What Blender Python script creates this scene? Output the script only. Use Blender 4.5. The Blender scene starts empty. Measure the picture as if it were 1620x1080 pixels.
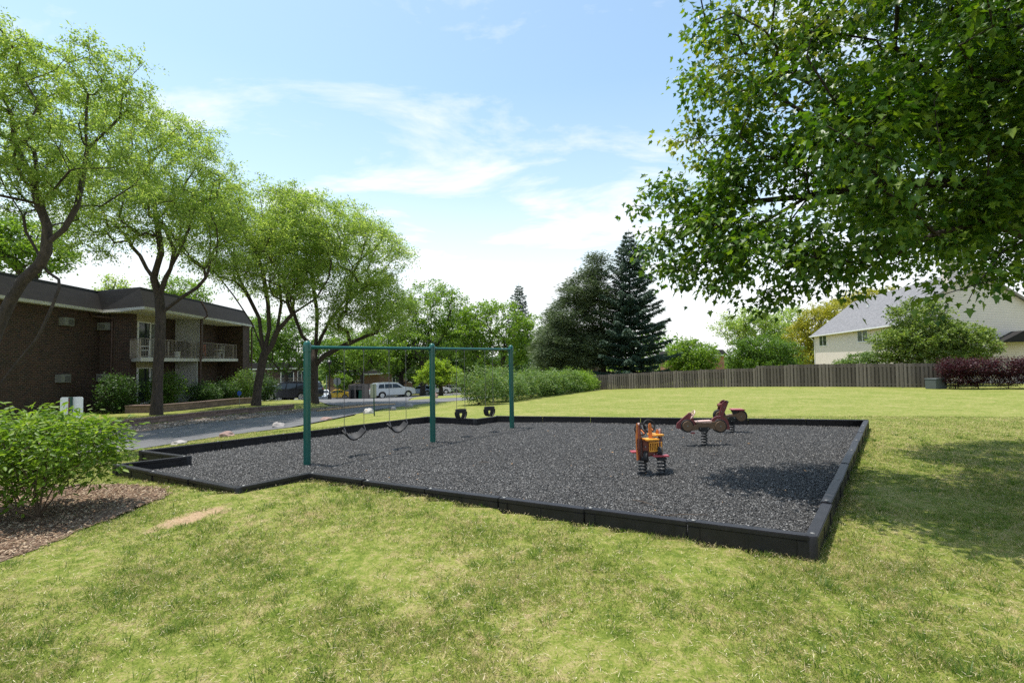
import bpy, bmesh, math, random
import numpy as np
from mathutils import Vector, Matrix, noise as mnoise

# ------------------------------------------------------------------ camera, sky, sun, exposure
C = bpy.data.collections.new("place"); bpy.context.scene.collection.children.link(C)
SC = bpy.context.scene
F = 760.0; CX, CY = 810.0, 540.0; CAMZ = 1.9
PITCH = math.radians(2.2); ROLL = math.radians(-0.9)
RM = Matrix.Rotation(math.pi/2 + PITCH, 3, 'X') @ Matrix.Rotation(ROLL, 3, 'Z')
cam_d = bpy.data.cameras.new("camera"); cam = bpy.data.objects.new("camera", cam_d)
SC.collection.objects.link(cam); SC.camera = cam
cam_d.sensor_width = 36.0; cam_d.lens = 36.0*F/1620.0
cam_d.clip_start = 0.05; cam_d.clip_end = 3000
cam.matrix_world = Matrix.Translation((0, 0, CAMZ)) @ RM.to_4x4()

SUN = Vector((-0.25, 0.09, 1.0)).normalized()
sun_d = bpy.data.lights.new("sun", 'SUN'); sun_d.energy = 4.6; sun_d.angle = math.radians(0.53)
sun_d.color = (1.0, 0.955, 0.89)
sun = bpy.data.objects.new("sun", sun_d); SC.collection.objects.link(sun)
sun.rotation_euler = SUN.to_track_quat('Z', 'Y').to_euler(); sun.location = (0, 0, 60)

W = bpy.data.worlds.new("World"); SC.world = W; W.use_nodes = True
nt = W.node_tree; nt.nodes.clear()
def N(t, typ, **kw):
    n = t.nodes.new(typ)
    for k, v in kw.items(): setattr(n, k, v)
    return n
def math_(t, op, a, b=None, clamp=False):
    n = N(t, 'ShaderNodeMath', operation=op, use_clamp=clamp)
    for i, v in enumerate((a, b)):
        if v is None: continue
        if isinstance(v, (int, float)): n.inputs[i].default_value = v
        else: t.links.new(v, n.inputs[i])
    return n.outputs[0]
def ramp(t, fac, stops, interp='LINEAR'):
    r = N(t, 'ShaderNodeValToRGB'); r.color_ramp.interpolation = interp
    e = r.color_ramp.elements
    while len(e) < len(stops): e.new(0.5)
    for el, (p, c) in zip(e, stops):
        el.position = p
        el.color = (c[0], c[1], c[2], 1) if not isinstance(c, (int, float)) else (c, c, c, 1)
    t.links.new(fac, r.inputs[0]); return r.outputs[0]
def mixc(t, fac, a, b, blend='MIX'):
    n = N(t, 'ShaderNodeMix', data_type='RGBA', blend_type=blend)
    if isinstance(fac, (int, float)): n.inputs[0].default_value = fac
    else: t.links.new(fac, n.inputs[0])
    for i, v in ((6, a), (7, b)):
        if isinstance(v, tuple): n.inputs[i].default_value = (*v[:3], 1)
        else: t.links.new(v, n.inputs[i])
    return n.outputs[2]
sky = N(nt, 'ShaderNodeTexSky', sky_type='NISHITA'); sky.sun_disc = False
sky.sun_elevation = math.asin(SUN.z); sky.sun_rotation = math.atan2(SUN.x, SUN.y)
sky.air_density = 1.1; sky.dust_density = 0.9; sky.ozone_density = 1.6
tc = N(nt, 'ShaderNodeTexCoord'); sep = N(nt, 'ShaderNodeSeparateXYZ'); nt.links.new(tc.outputs['Generated'], sep.inputs[0])
zz = math_(nt, 'MAXIMUM', sep.outputs[2], 0.0)
den = math_(nt, 'ADD', zz, 0.12)
comb = N(nt, 'ShaderNodeCombineXYZ')
nt.links.new(math_(nt, 'DIVIDE', sep.outputs[0], den), comb.inputs[0])
nt.links.new(math_(nt, 'DIVIDE', sep.outputs[1], den), comb.inputs[1])
mp = N(nt, 'ShaderNodeMapping'); mp.inputs['Scale'].default_value = (0.62, 1.0, 1.0); mp.inputs['Location'].default_value = (4.3, 2.1, 0.4)
nt.links.new(comb.outputs[0], mp.inputs[0])
n1 = N(nt, 'ShaderNodeTexNoise'); n1.inputs['Scale'].default_value = 2.3; n1.inputs['Detail'].default_value = 9; n1.inputs['Roughness'].default_value = 0.60; n1.inputs['Distortion'].default_value = 0.35
nt.links.new(mp.outputs[0], n1.inputs['Vector'])
# more cloud toward the horizon
bias = math_(nt, 'SUBTRACT', ramp(nt, zz, [(0.0, .42), (.25, .20), (.38, .145), (.46, .09), (.58, .07), (.75, .07)]), .10)
cm = math_(nt, 'ADD', n1.outputs[0], bias)
mask = ramp(nt, cm, [(0.50, 0.0), (0.58, 0.35), (0.68, .85), (.8, 1.0)])
hz = ramp(nt, zz, [(0.0, 1.0), (0.12, 0.92), (0.22, 0.55), (0.34, 0.14), (0.5, 0.0)])
mask2 = math_(nt, 'MAXIMUM', mask, hz)
skyc = mixc(nt, 1.0, sky.outputs[0], (2.0, 2.02, 1.76), 'MULTIPLY')
col = mixc(nt, math_(nt, 'MULTIPLY', mask2, 0.93), skyc, (8.3, 8.4, 8.6))
bg = N(nt, 'ShaderNodeBackground'); bg.inputs[1].default_value = 0.112
nt.links.new(col, bg.inputs[0]); wo = N(nt, 'ShaderNodeOutputWorld'); nt.links.new(bg.outputs[0], wo.inputs[0])
vs = SC.view_settings; vs.view_transform = 'Standard'; vs.look = 'None'; vs.exposure = 0.30; vs.gamma = 1.0; vs.use_curve_mapping = False

SC.render.engine = 'CYCLES'
SC.cycles.max_bounces = 6; SC.cycles.diffuse_bounces = 3; SC.cycles.glossy_bounces = 2; SC.cycles.transmission_bounces = 4
SC.cycles.transparent_max_bounces = 4; SC.cycles.use_denoising = False

rng = np.random.default_rng(7); random.seed(7)
UP = Vector((0, 0, 1))
def ray(px, py): return RM @ Vector(((px-CX)/F, -(py-CY)/F, -1.0))
def at(px, py, Y):
    d = ray(px, py); return Vector((0, 0, CAMZ)) + d*(Y/d.y)
def onz(px, py, z=0.0):
    d = ray(px, py); return Vector((0, 0, CAMZ)) + d*((z-CAMZ)/d.z)

# ------------------------------------------------------------------ ground height (thin plate through measured points)
ctl = [(-3,4,0),(3,4,0),(-6,8,0),(0,8,0),(5,8,0),(9,12,0),(0,14,0),(-5,11,0),(0,1,0),(-8,3,0),(8,3,0),(0,-6,0),(14,5,0),
       (-14,0,0),(3,12.5,0),(8,8,0),(-7,7.5,0),(-8,9.5,-0.02),(12,9,0),(-3,13.5,-0.02)]
for (px, py, Y, dz) in [(200,714,13.6,0),(200,691,17.3,0),(178,679,19,0),(278,667,21.8,0),(420,651.5,27.7,0),(461,648,30,0),
                    (247,655.5,22.5,-.20),(213,649,26,-.13),(405,641,28.5,-.22),(497,638,33,0),
                    (357,690,15.2,0),(583,653,25,0),(735,633,35,0),(740,641,27,0),
                    (935,617,52,0),(1200,612,41,0),(1470,613.5,35,0),(1620,614,33,0),(620,629,57,0),(500,634,50,0),
                    (380,634,48,0),(553,632,60,0),(510,633,70,0),(660,625,80,0),(700,622,85,0),(1000,640,24,0),(1300,640,22,0),(1600,655,17,0)]:
    p = at(px, py, Y); ctl.append((p.x, p.y, p.z+dz))
ctl += [(-24,20,-0.4),(-30,30,-0.6),(-40,0,0),(60,10,-.3),(40,60,-1.2),(0,110,-4.2),(-60,100,-4.4),(70,110,-2.6),
        (-80,40,-2.0),(90,40,-1),(0,-60,0),(-45,85,-4.0),(20,80,-3.0)]
ctl = np.array(ctl, float)
def _tps(r2): return 0.5*r2*np.log(r2+1e-9)
_n = len(ctl); _A = np.zeros((_n+3, _n+3))
_d2 = ((ctl[:, None, :2]-ctl[None, :, :2])**2).sum(-1)
_A[:_n, :_n] = _tps(_d2) + np.eye(_n)*0.12
_A[:_n, _n] = 1; _A[:_n, _n+1:] = ctl[:, :2]; _A[_n:, :_n] = _A[:_n, _n:].T
_w = np.linalg.solve(_A, np.concatenate([ctl[:, 2], [0, 0, 0]]))
def hgt(x, y):
    x = np.atleast_1d(np.asarray(x, float)); y = np.atleast_1d(np.asarray(y, float))
    xc = np.clip(x, -85, 95); yc = np.clip(y, -60, 112)
    sh = xc.shape; P = np.stack([xc.ravel(), yc.ravel()], -1); out = np.zeros(len(P))
    for i in range(0, len(P), 60000):
        q = P[i:i+60000]; d2 = ((q[:, None]-ctl[None, :, :2])**2).sum(-1)
        out[i:i+60000] = _tps(d2)@_w[:_n] + _w[_n] + q@_w[_n+1:]
    return out.reshape(sh)
def h1(x, y): return float(hgt(x, y)[0])
def ground_at(px, py, y0=8, y1=120):
    "first point where the view ray meets the ground"
    d = ray(px, py); Y = np.linspace(y0, y1, 1500); t = Y/d.y
    z = CAMZ + d.z*t; g = hgt(d.x*t, Y); k = np.argmax(z < g)
    return Vector((d.x*t[k], Y[k], g[k]))
def G(px, Y):
    "ground point on image column px at distance Y"
    d = ray(px, 600); x = d.x*Y/d.y; return Vector((x, Y, h1(x, Y)))

# ------------------------------------------------------------------ materials
def new_mat(name):
    m = bpy.data.materials.new(name); m.use_nodes = True; t = m.node_tree; t.nodes.clear()
    return m, t
def princ(t, **kw):
    b = N(t, 'ShaderNodeBsdfPrincipled')
    for k, v in kw.items():
        k = k.replace('_', ' ')
        if isinstance(v, (int, float)): b.inputs[k].default_value = v
        elif isinstance(v, tuple): b.inputs[k].default_value = (*v, 1)
        else: t.links.new(v, b.inputs[k])
    return b
def out(t, s): o = N(t, 'ShaderNodeOutputMaterial'); t.links.new(s, o.inputs[0])
def noise_(t, scale, detail=4, rough=.6, vec=None, dist=0):
    n = N(t, 'ShaderNodeTexNoise'); n.inputs['Scale'].default_value = scale; n.inputs['Detail'].default_value = detail
    n.inputs['Roughness'].default_value = rough; n.inputs['Distortion'].default_value = dist
    if vec is None: vec = N(t, 'ShaderNodeTexCoord').outputs['Object']
    t.links.new(vec, n.inputs['Vector']); return n.outputs[0]
def bump_(t, h, s=.3, d=.02):
    b = N(t, 'ShaderNodeBump'); b.inputs['Strength'].default_value = s; b.inputs['Distance'].default_value = d
    t.links.new(h, b.inputs['Height']); return b.outputs[0]
def pm(name, col, rough=.6, var=.15, scale=6, bump=0, metal=0, spec=.5, coat=0, detail=5):
    m, t = new_mat(name); n = noise_(t, scale, detail)
    c = ramp(t, n, [(.3, tuple(v*(1-var) for v in col)), (.7, tuple(min(1, v*(1+var)) for v in col))])
    kw = dict(Base_Color=c, Roughness=rough, Metallic=metal)
    b = princ(t, **kw); b.inputs['Specular IOR Level'].default_value = spec; b.inputs['Coat Weight'].default_value = coat
    if bump: t.links.new(bump_(t, noise_(t, scale*6, 3), bump, .01), b.inputs['Normal'])
    out(t, b.outputs[0]); return m
def leafm(name, cols, trans=.38, rough=.5, tcol=None, spec=.35):
    m, t = new_mat(name); g = N(t, 'ShaderNodeNewGeometry')
    k = len(cols); c = ramp(t, g.outputs['Random Per Island'], [(i/(k-1), cols[i]) for i in range(k)])
    b = princ(t, Base_Color=c, Roughness=rough); b.inputs['Specular IOR Level'].default_value = spec
    tr = N(t, 'ShaderNodeBsdfTranslucent')
    tcx = mixc(t, 1.0, c, tcol or (1.25, 1.3, .55), 'MULTIPLY'); t.links.new(tcx, tr.inputs[0])
    ms = N(t, 'ShaderNodeMixShader'); ms.inputs[0].default_value = trans
    t.links.new(b.outputs[0], ms.inputs[1]); t.links.new(tr.outputs[0], ms.inputs[2]); out(t, ms.outputs[0]); return m

DA1, DA2 = onz(225, 848), onz(374, 814); DC = (DA1+DA2)/2; DA = math.atan2(DA2.y-DA1.y, DA2.x-DA1.x); DLX = (DA2-DA1).length/2
def mat_grass(name, blades=False):
    m, t = new_mat(name)
    tcn = N(t, 'ShaderNodeTexCoord'); sp = N(t, 'ShaderNodeSeparateXYZ'); t.links.new(tcn.outputs['Object'], sp.inputs[0])
    cb = N(t, 'ShaderNodeCombineXYZ'); t.links.new(sp.outputs[0], cb.inputs[0]); t.links.new(sp.outputs[1], cb.inputs[1]); v = cb.outputs[0]
    a = noise_(t, .45, 5, .6, v, .6); b_ = noise_(t, 2.2, 5, .62, v, .5); c_ = noise_(t, 9, 5, .68, v, .4)
    s = math_(t, 'ADD', math_(t, 'MULTIPLY', a, .20), math_(t, 'ADD', math_(t, 'MULTIPLY', b_, .26), math_(t, 'MULTIPLY', c_, .54)))
    if blades:
        g = N(t, 'ShaderNodeNewGeometry')
        s = math_(t, 'ADD', s, math_(t, 'MULTIPLY', math_(t, 'SUBTRACT', g.outputs['Random Per Island'], .5), .27))
        c = ramp(t, s, [(.33, (.110, .185, .022)), (.42, (.165, .245, .032)), (.485, (.235, .295, .050)), (.55, (.37, .345, .115)), (.62, (.56, .46, .25))])
        b = princ(t, Base_Color=c, Roughness=.5); b.inputs['Specular IOR Level'].default_value = .3
        tr = N(t, 'ShaderNodeBsdfTranslucent'); t.links.new(c, tr.inputs[0])
        ms = N(t, 'ShaderNodeMixShader'); ms.inputs[0].default_value = .5
        t.links.new(b.outputs[0], ms.inputs[1]); t.links.new(tr.outputs[0], ms.inputs[2]); out(t, ms.outputs[0])
    else:
        fine = noise_(t, 45, 4, .75, v); s2 = math_(t, 'ADD', s, math_(t, 'MULTIPLY', math_(t, 'SUBTRACT', fine, .5), .42))
        c = ramp(t, s2, [(.36, (.095, .135, .018)), (.45, (.150, .190, .028)), (.51, (.215, .235, .050)), (.58, (.31, .275, .105)), (.66, (.37, .285, .16))])
        # worn bare strip in the lawn
        mpd = N(t, 'ShaderNodeMapping', vector_type='TEXTURE'); mpd.inputs['Location'].default_value = (DC.x, DC.y, 0); mpd.inputs['Rotation'].default_value = (0, 0, DA); mpd.inputs['Scale'].default_value = (DLX, .20, 1)
        t.links.new(v, mpd.inputs[0]); ln = N(t, 'ShaderNodeVectorMath', operation='LENGTH'); t.links.new(mpd.outputs[0], ln.inputs[0])
        nd = math_(t, 'ADD', noise_(t, 4.5, 6, .7, v), math_(t, 'MULTIPLY', noise_(t, 28, 3, .7, v), .4))
        dm = ramp(t, math_(t, 'ADD', ln.outputs['Value'], math_(t, 'MULTIPLY', math_(t, 'SUBTRACT', nd, .7), 2.2)), [(.55, 1), (1.15, 0)])
        dcol = ramp(t, noise_(t, 35, 5, .7, v), [(.3, (.26, .165, .09)), (.7, (.50, .36, .22))])
        c = mixc(t, dm, c, dcol)
        b = princ(t, Base_Color=c, Roughness=.85); b.inputs['Specular IOR Level'].default_value = .15
        t.links.new(bump_(t, fine, .6, .03), b.inputs['Normal']); out(t, b.outputs[0])
    return m

def mat_brick(name, cols, mortar=(.22, .20, .18), bw=.21, bh=.075, rough=.85):
    m, t = new_mat(name); uv = N(t, 'ShaderNodeTexCoord').outputs['UV']
    br = N(t, 'ShaderNodeTexBrick'); t.links.new(uv, br.inputs[0]); br.inputs['Scale'].default_value = 1
    br.inputs['Brick Width'].default_value = bw; br.inputs['Row Height'].default_value = bh; br.inputs['Mortar Size'].default_value = .008
    br.inputs['Color1'].default_value = (*cols[0], 1); br.inputs['Color2'].default_value = (*cols[1], 1); br.inputs['Mortar'].default_value = (*mortar, 1)
    n = noise_(t, 3, 5, .6, uv); c = mixc(t, .55, br.outputs[0], ramp(t, n, [(.3, (.55,)*3), (.7, (1.3,)*3)]), 'MULTIPLY')
    b = princ(t, Base_Color=c, Roughness=rough); t.links.new(bump_(t, br.outputs[1], -.35, .01), b.inputs['Normal']); out(t, b.outputs[0]); return m
def mat_lap(name, col, pitch=.11):
    m, t = new_mat(name); uv = N(t, 'ShaderNodeTexCoord').outputs['UV']; sp = N(t, 'ShaderNodeSeparateXYZ'); t.links.new(uv, sp.inputs[0])
    fr = math_(t, 'FRACT', math_(t, 'DIVIDE', sp.outputs[1], pitch))
    edge = ramp(t, fr, [(0, .35), (.10, .55), (.13, 1), (1, 1)])
    n = noise_(t, 2, 5, .6, uv); c = mixc(t, 1, ramp(t, n, [(.3, tuple(v*.93 for v in col)), (.7, col)]), edge, 'MULTIPLY')
    b = princ(t, Base_Color=c, Roughness=.55); t.links.new(bump_(t, math_(t, 'MULTIPLY', fr, -1), .15, .01), b.inputs['Normal']); out(t, b.outputs[0]); return m
def mat_shingle(name, c1, c2):
    m, t = new_mat(name); uv = N(t, 'ShaderNodeTexCoord').outputs['UV']
    br = N(t, 'ShaderNodeTexBrick'); t.links.new(uv, br.inputs[0]); br.inputs['Scale'].default_value = 1
    br.inputs['Brick Width'].default_value = .30; br.inputs['Row Height'].default_value = .14; br.inputs['Mortar Size'].default_value = .008
    br.inputs['Color1'].default_value = (*c1, 1); br.inputs['Color2'].default_value = (*c2, 1); br.inputs['Mortar'].default_value = (*[v*.45 for v in c1], 1)
    n = noise_(t, 40, 3, .7, uv); c = mixc(t, .7, br.outputs[0], ramp(t, n, [(.3, (.6,)*3), (.7, (1.35,)*3)]), 'MULTIPLY')
    b = princ(t, Base_Color=c, Roughness=.9); t.links.new(bump_(t, br.outputs[1], -.4, .015), b.inputs['Normal']); out(t, b.outputs[0]); return m
def mat_asphalt():
    m, t = new_mat('asphalt'); tc_ = N(t, 'ShaderNodeTexCoord').outputs['Object']
    a = noise_(t, .35, 5, .6, tc_); b_ = noise_(t, 90, 3, .7, tc_); s = math_(t, 'ADD', math_(t, 'MULTIPLY', a, .6), math_(t, 'MULTIPLY', b_, .4))
    c = ramp(t, s, [(.35, (.085, .085, .088)), (.65, (.165, .162, .162))])
    vo = N(t, 'ShaderNodeTexVoronoi', feature='DISTANCE_TO_EDGE'); vo.inputs['Scale'].default_value = .45
    wv = N(t, 'ShaderNodeVectorMath', operation='ADD'); nn = N(t, 'ShaderNodeTexNoise'); nn.inputs['Scale'].default_value = 1.2; t.links.new(tc_, nn.inputs['Vector'])
    t.links.new(tc_, wv.inputs[0]); t.links.new(nn.outputs[1], wv.inputs[1]); t.links.new(wv.outputs[0], vo.inputs['Vector'])
    cr = ramp(t, vo.outputs[0], [(0, .5), (.006, .6), (.014, 1.0)])
    c = mixc(t, .8, c, cr, 'MULTIPLY')
    b = princ(t, Base_Color=c, Roughness=.85); t.links.new(bump_(t, b_, .4, .01), b.inputs['Normal']); out(t, b.outputs[0]); return m
def mat_island(name, stops, rough=.7, spec=.4):
    m, t = new_mat(name); g = N(t, 'ShaderNodeNewGeometry'); c = ramp(t, g.outputs['Random Per Island'], stops)
    b = princ(t, Base_Color=c, Roughness=rough); b.inputs['Specular IOR Level'].default_value = spec; out(t, b.outputs[0]); return m
def mat_wood(name, c1, c2, sx=14, sz=1.2):
    m, t = new_mat(name); g = N(t, 'ShaderNodeNewGeometry'); mpn = N(t, 'ShaderNodeMapping'); mpn.inputs['Scale'].default_value = (sx, sx, sz)
    t.links.new(N(t, 'ShaderNodeTexCoord').outputs['Object'], mpn.inputs[0]); n = noise_(t, 1.5, 6, .65, mpn.outputs[0])
    s = math_(t, 'ADD', math_(t, 'MULTIPLY', n, .55), math_(t, 'MULTIPLY', g.outputs['Random Per Island'], .45))
    c = ramp(t, s, [(.3, c1), (.7, c2)]); b = princ(t, Base_Color=c, Roughness=.9)
    t.links.new(bump_(t, n, .4, .01), b.inputs['Normal']); out(t, b.outputs[0]); return m
def mat_bark(name, c1, c2):
    m, t = new_mat(name); mpn = N(t, 'ShaderNodeMapping'); mpn.inputs['Scale'].default_value = (9, 9, 2.2)
    t.links.new(N(t, 'ShaderNodeTexCoord').outputs['Object'], mpn.inputs[0]); n = noise_(t, 1.6, 7, .7, mpn.outputs[0], .5)
    c = ramp(t, n, [(.32, c1), (.68, c2)]); b = princ(t, Base_Color=c, Roughness=.95)
    t.links.new(bump_(t, n, .9, .05), b.inputs['Normal']); out(t, b.outputs[0]); return m
def mat_paint(name, col, metal=.0, rough=.3, coat=.6):
    m, t = new_mat(name); n = noise_(t, 2.5, 4)
    b = princ(t, Base_Color=ramp(t, n, [(.3, tuple(v*.94 for v in col)), (.7, col)]), Roughness=rough, Metallic=metal); b.inputs['Coat Weight'].default_value = coat; out(t, b.outputs[0]); return m
def mat_glass(name, col=(.02, .025, .03), rough=.06):
    m, t = new_mat(name); n = noise_(t, 1.3, 2)
    b = princ(t, Base_Color=ramp(t, n, [(.3, col), (.7, tuple(v*1.6 for v in col))]), Roughness=rough); b.inputs['Specular IOR Level'].default_value = .45; out(t, b.outputs[0]); return m

M = {}
M['grass'] = mat_grass('lawn_soil_and_turf'); M['blades'] = mat_grass('grass_blades', True)
M['asphalt'] = mat_asphalt()
M['brick'] = mat_brick('dark_brown_brick', ((.070, .029, .021), (.022, .014, .012)), (.12, .095, .075), bh=.08)
M['brick_red'] = mat_brick('far_red_brick', ((.17, .07, .05), (.11, .05, .04)), (.18, .15, .13))
M['brick_orange'] = mat_brick('orange_brick', ((.42, .17, .10), (.33, .13, .08)), (.3, .25, .2))
M['block'] = mat_brick('retaining_block', ((.24, .165, .135), (.165, .115, .095)), (.08, .062, .052), .40, .15, .95)
M['siding'] = mat_lap('beige_lap_siding', (.74, .645, .575), .14)
M['tan_siding'] = mat_lap('tan_siding', (.42, .36, .24), .15)
M['shingle_dark'] = mat_shingle('dark_brown_shingle', (.019, .0155, .0135), (.010, .0085, .0075))
M['shingle_grey'] = mat_shingle('grey_shingle', (.235, .23, .235), (.165, .162, .168))
M['white'] = pm('white_paint', (.78, .77, .75), .5, .05, 3); M['fascia'] = pm('shaded_white_paint', (.55, .53, .50), .6, .12, 2)  # fascia: white greyed in its colour so the apartment building reads more shaded
M['cream'] = pm('cream_soffit', (.62, .58, .48), .7, .06, 3)
M['stucco'] = pm('grey_stucco', (.42, .42, .41), .85, .10, 3, .2)
M['trim_dark'] = pm('dark_roof_edge', (.035, .03, .028), .6, .2, 3)
M['downspout'] = pm('brown_downspout', (.07, .035, .028), .5, .15, 3)
M['glass'] = mat_glass('window_glass'); M['curtain'] = pm('window_curtain', (.16, .17, .17), .8, .3, 9)
M['ac'] = pm('air_conditioner_casing', (.19, .19, .175), .6, .08, 4)
M['ac_grille'] = pm('air_conditioner_grille', (.05, .05, .05), .6, .1, 4)
M['rail'] = pm('pale_rail_paint', (.30, .25, .22), .6, .1, 5)
M['fence'] = mat_wood('weathered_fence_wood', (.085, .068, .056), (.20, .165, .14))
M['green'] = mat_paint('green_powder_coat', (.004, .102, .080), 0, .38, .25)
M['cap_metal'] = pm('zinc_bolts', (.22, .22, .21), .6, .2, 9, 0, .3)
M['chain'] = pm('galvanised_chain', (.16, .15, .15), .5, .2, 30, 0, .5)
M['rubber'] = pm('black_rubber', (.018, .018, .019), .7, .25, 12)
M['plastic_black'] = pm('black_border_plastic', (.015, .0135, .0155), .48, .35, 7, .12, spec=.35)
M['plum'] = pm('maroon_panel', (.17, .032, .038), .42, .12, 6)
M['brown_panel'] = pm('tan_brown_panel', (.145, .088, .05), .5, .1, 6)
M['orange'] = pm('orange_panel', (.56, .16, .035), .42, .12, 6)
M['yellow'] = pm('yellow_panel', (.78, .36, .05), .42, .1, 6)
M['rust_panel'] = pm('rust_brown_panel', (.16, .042, .028), .45, .15, 6)
M['bark_locust'] = mat_bark('locust_bark', (.026, .020, .017), (.095, .070, .056))
M['bark_dark'] = mat_bark('dark_bark', (.022, .017, .014), (.065, .050, .040))
M['twig'] = pm('shrub_stems', (.11, .075, .05), .9, .3, 20)
M['boulder'] = pm('boulder_stone', (.34, .31, .29), .9, .28, 5, .8)
M['boulder_pink'] = pm('pink_boulder_stone', (.32, .21, .18), .9, .25, 5, .8)
M['mulch_base'] = pm('rubber_mulch_bed', (.030, .029, .028), .9, .5, 60, 1.0)
M['shreds'] = mat_island('rubber_shreds', [(0, (.012, .0118, .0115)), (.4, (.036, .035, .034)), (.75, (.090, .088, .085)), (.93, (.17, .166, .16)), (1, (.30, .295, .285))], .5, .4)
M['woodbed'] = pm('bark_mulch_bed', (.155, .10, .065), .95, .45, 30, 1.0)
M['chips'] = mat_island('wood_chips', [(0, (.075, .042, .024)), (.4, (.17, .105, .065)), (.8, (.33, .235, .155)), (1, (.52, .42, .30))], .9, .2)
M['dirt'] = pm('bare_dirt', (.36, .27, .17), .95, .35, 22, 1.0)
M['gravel'] = mat_island('gravel_stones', [(0, (.11, .085, .065)), (.6, (.24, .19, .15)), (1, (.45, .40, .35))], .9, .2)
M['gravelbed'] = pm('gravel_bed', (.25, .19, .15), .95, .4, 16, 1.0)
M['debris'] = pm('fallen_seed_litter', (.46, .27, .12), .95, .3, 20, .5)
M['concrete'] = pm('pale_concrete', (.42, .40, .37), .9, .12, 6, .3)
M['sign_white'] = pm('white_sign_face', (.75, .76, .77), .5, .04, 3)
M['sign_back'] = pm('bare_sign_back', (.30, .30, .28), .5, .1, 3, 0, .3)
M['sign_green'] = pm('dark_green_post', (.012, .06, .042), .5, .2, 3)
M['black_metal'] = pm('black_metal', (.012, .012, .013), .45, .2, 5)
M['steel'] = pm('galvanised_steel', (.33, .35, .36), .5, .15, 8, 0, .5)
M['dumpster'] = pm('green_dumpster_paint', (.01, .10, .055), .5, .2, 4)
M['utility'] = pm('green_grey_utility_paint', (.075, .088, .085), .6, .1, 3)
M['tyre'] = pm('tyre_rubber', (.012, .012, .013), .75, .2, 10)
M['rim'] = pm('alloy_rim', (.62, .63, .65), .35, .1, 5, 0, .7)
M['lamp_red'] = pm('tail_lamp', (.35, .02, .015), .25, .1, 5)
M['lamp_clear'] = pm('head_lamp', (.7, .72, .75), .15, .05, 5)
M['carglass'] = mat_glass('car_glass', (.012, .016, .02), .03)
M['terracotta'] = pm('terracotta', (.40, .15, .08), .8, .1, 8)
M['orange_chair'] = pm('orange_plastic', (.55, .10, .03), .5, .1, 8)
M['blue_sign'] = pm('blue_sign_face', (.02, .08, .40), .5, .1, 4)
M['nest'] = pm('nest_twigs', (.03, .02, .015), 1, .4, 40, 1)
M['seat_red'] = pm('red_seat_top', (.40, .07, .09), .35, .1, 6)
M['seat_pink'] = pm('faded_seat_top', (.62, .42, .36), .4, .1, 6)

# leaves
M['l_locust'] = leafm('locust_leaves', [(.155, .24, .05), (.235, .34, .075), (.33, .43, .11), (.48, .54, .20)], .58, .5, (1.2, 1.25, .62))
M['l_maple'] = leafm('maple_leaves', [(.030, .080, .012), (.058, .125, .016), (.095, .175, .022), (.20, .28, .035)], .34, .40, (1.6, 1.7, .40), .32)
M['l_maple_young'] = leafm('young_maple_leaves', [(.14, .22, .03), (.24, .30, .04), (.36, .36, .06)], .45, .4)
M['l_green'] = leafm('mid_green_leaves', [(.060, .125, .018), (.100, .185, .028), (.17, .27, .045)], .45)
M['l_bright'] = leafm('bright_green_leaves', [(.10, .19, .022), (.17, .28, .035), (.27, .38, .065)], .5)
M['l_dark'] = leafm('dark_green_leaves', [(.030, .070, .014), (.050, .110, .022), (.085, .16, .035)], .36)
M['l_yew'] = leafm('dull_green_leaves', [(.018, .042, .013), (.03, .065, .018), (.05, .09, .03)], .25)
M['l_yellow'] = leafm('yellow_green_leaves', [(.17, .27, .025), (.27, .38, .038), (.38, .47, .07)], .5)
M['l_gold'] = leafm('golden_leaves', [(.20, .21, .02), (.35, .33, .035), (.46, .42, .06)], .42)
M['l_magnolia'] = leafm('olive_green_leaves', [(.07, .12, .020), (.13, .20, .035), (.22, .30, .065), (.36, .41, .16)], .40)
M['l_purple'] = leafm('barberry_leaves', [(.020, .007, .010), (.042, .010, .015), (.10, .022, .028)], .22, .5, (1.4, .6, .6))
M['l_pine'] = leafm('pine_needles', [(.060, .090, .040), (.105, .145, .068), (.17, .205, .11)], .28, .6, (1, 1.1, .7))
M['l_spruce'] = leafm('spruce_needles', [(.030, .062, .040), (.055, .10, .064), (.10, .15, .098)], .2, .6, (1, 1.1, .8))
M['l_hedge'] = leafm('hedge_leaves', [(.065, .13, .025), (.10, .18, .035), (.16, .25, .06), (.28, .34, .15)], .40)
M['l_shrub'] = leafm('shrub_leaves', [(.10, .18, .02), (.17, .28, .032), (.28, .38, .06)], .48, .45)

M['tuft'] = leafm('tuft_blades', [(.06, .12, .02), (.10, .18, .03), (.17, .25, .05)], .45)
M['straw'] = mat_island('straw', [(0, (.34, .25, .13)), (.6, (.50, .42, .25)), (1, (.66, .58, .40))], .8, .3)

# ------------------------------------------------------------------ object helpers
def tag(o, label=None, cat=None, group=None, kind=None):
    if label: o['label'] = label
    if cat: o['category'] = cat
    if group: o['group'] = group
    if kind: o['kind'] = kind
    return o
def thing(name, label, cat, loc=(0, 0, 0), rz=0, group=None):
    o = bpy.data.objects.new(name, None); C.objects.link(o); o.location = loc; o.rotation_euler = (0, 0, rz)
    o.empty_display_size = .2
    return tag(o, label, cat, group)
def dup(root, loc, rz=None, label=None, group=None, scale=None):
    r = root.copy(); C.objects.link(r); r.location = loc
    if rz is not None: r.rotation_euler = (0, 0, rz)
    if scale is not None: r.scale = (scale,)*3 if isinstance(scale, (int, float)) else scale
    if label: r['label'] = label
    if group: r['group'] = group
    for ch in list(root.children):
        c = ch.copy(); C.objects.link(c); c.parent = r
        for g in ch.children:
            d = g.copy(); C.objects.link(d); d.parent = c
    return r
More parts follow.
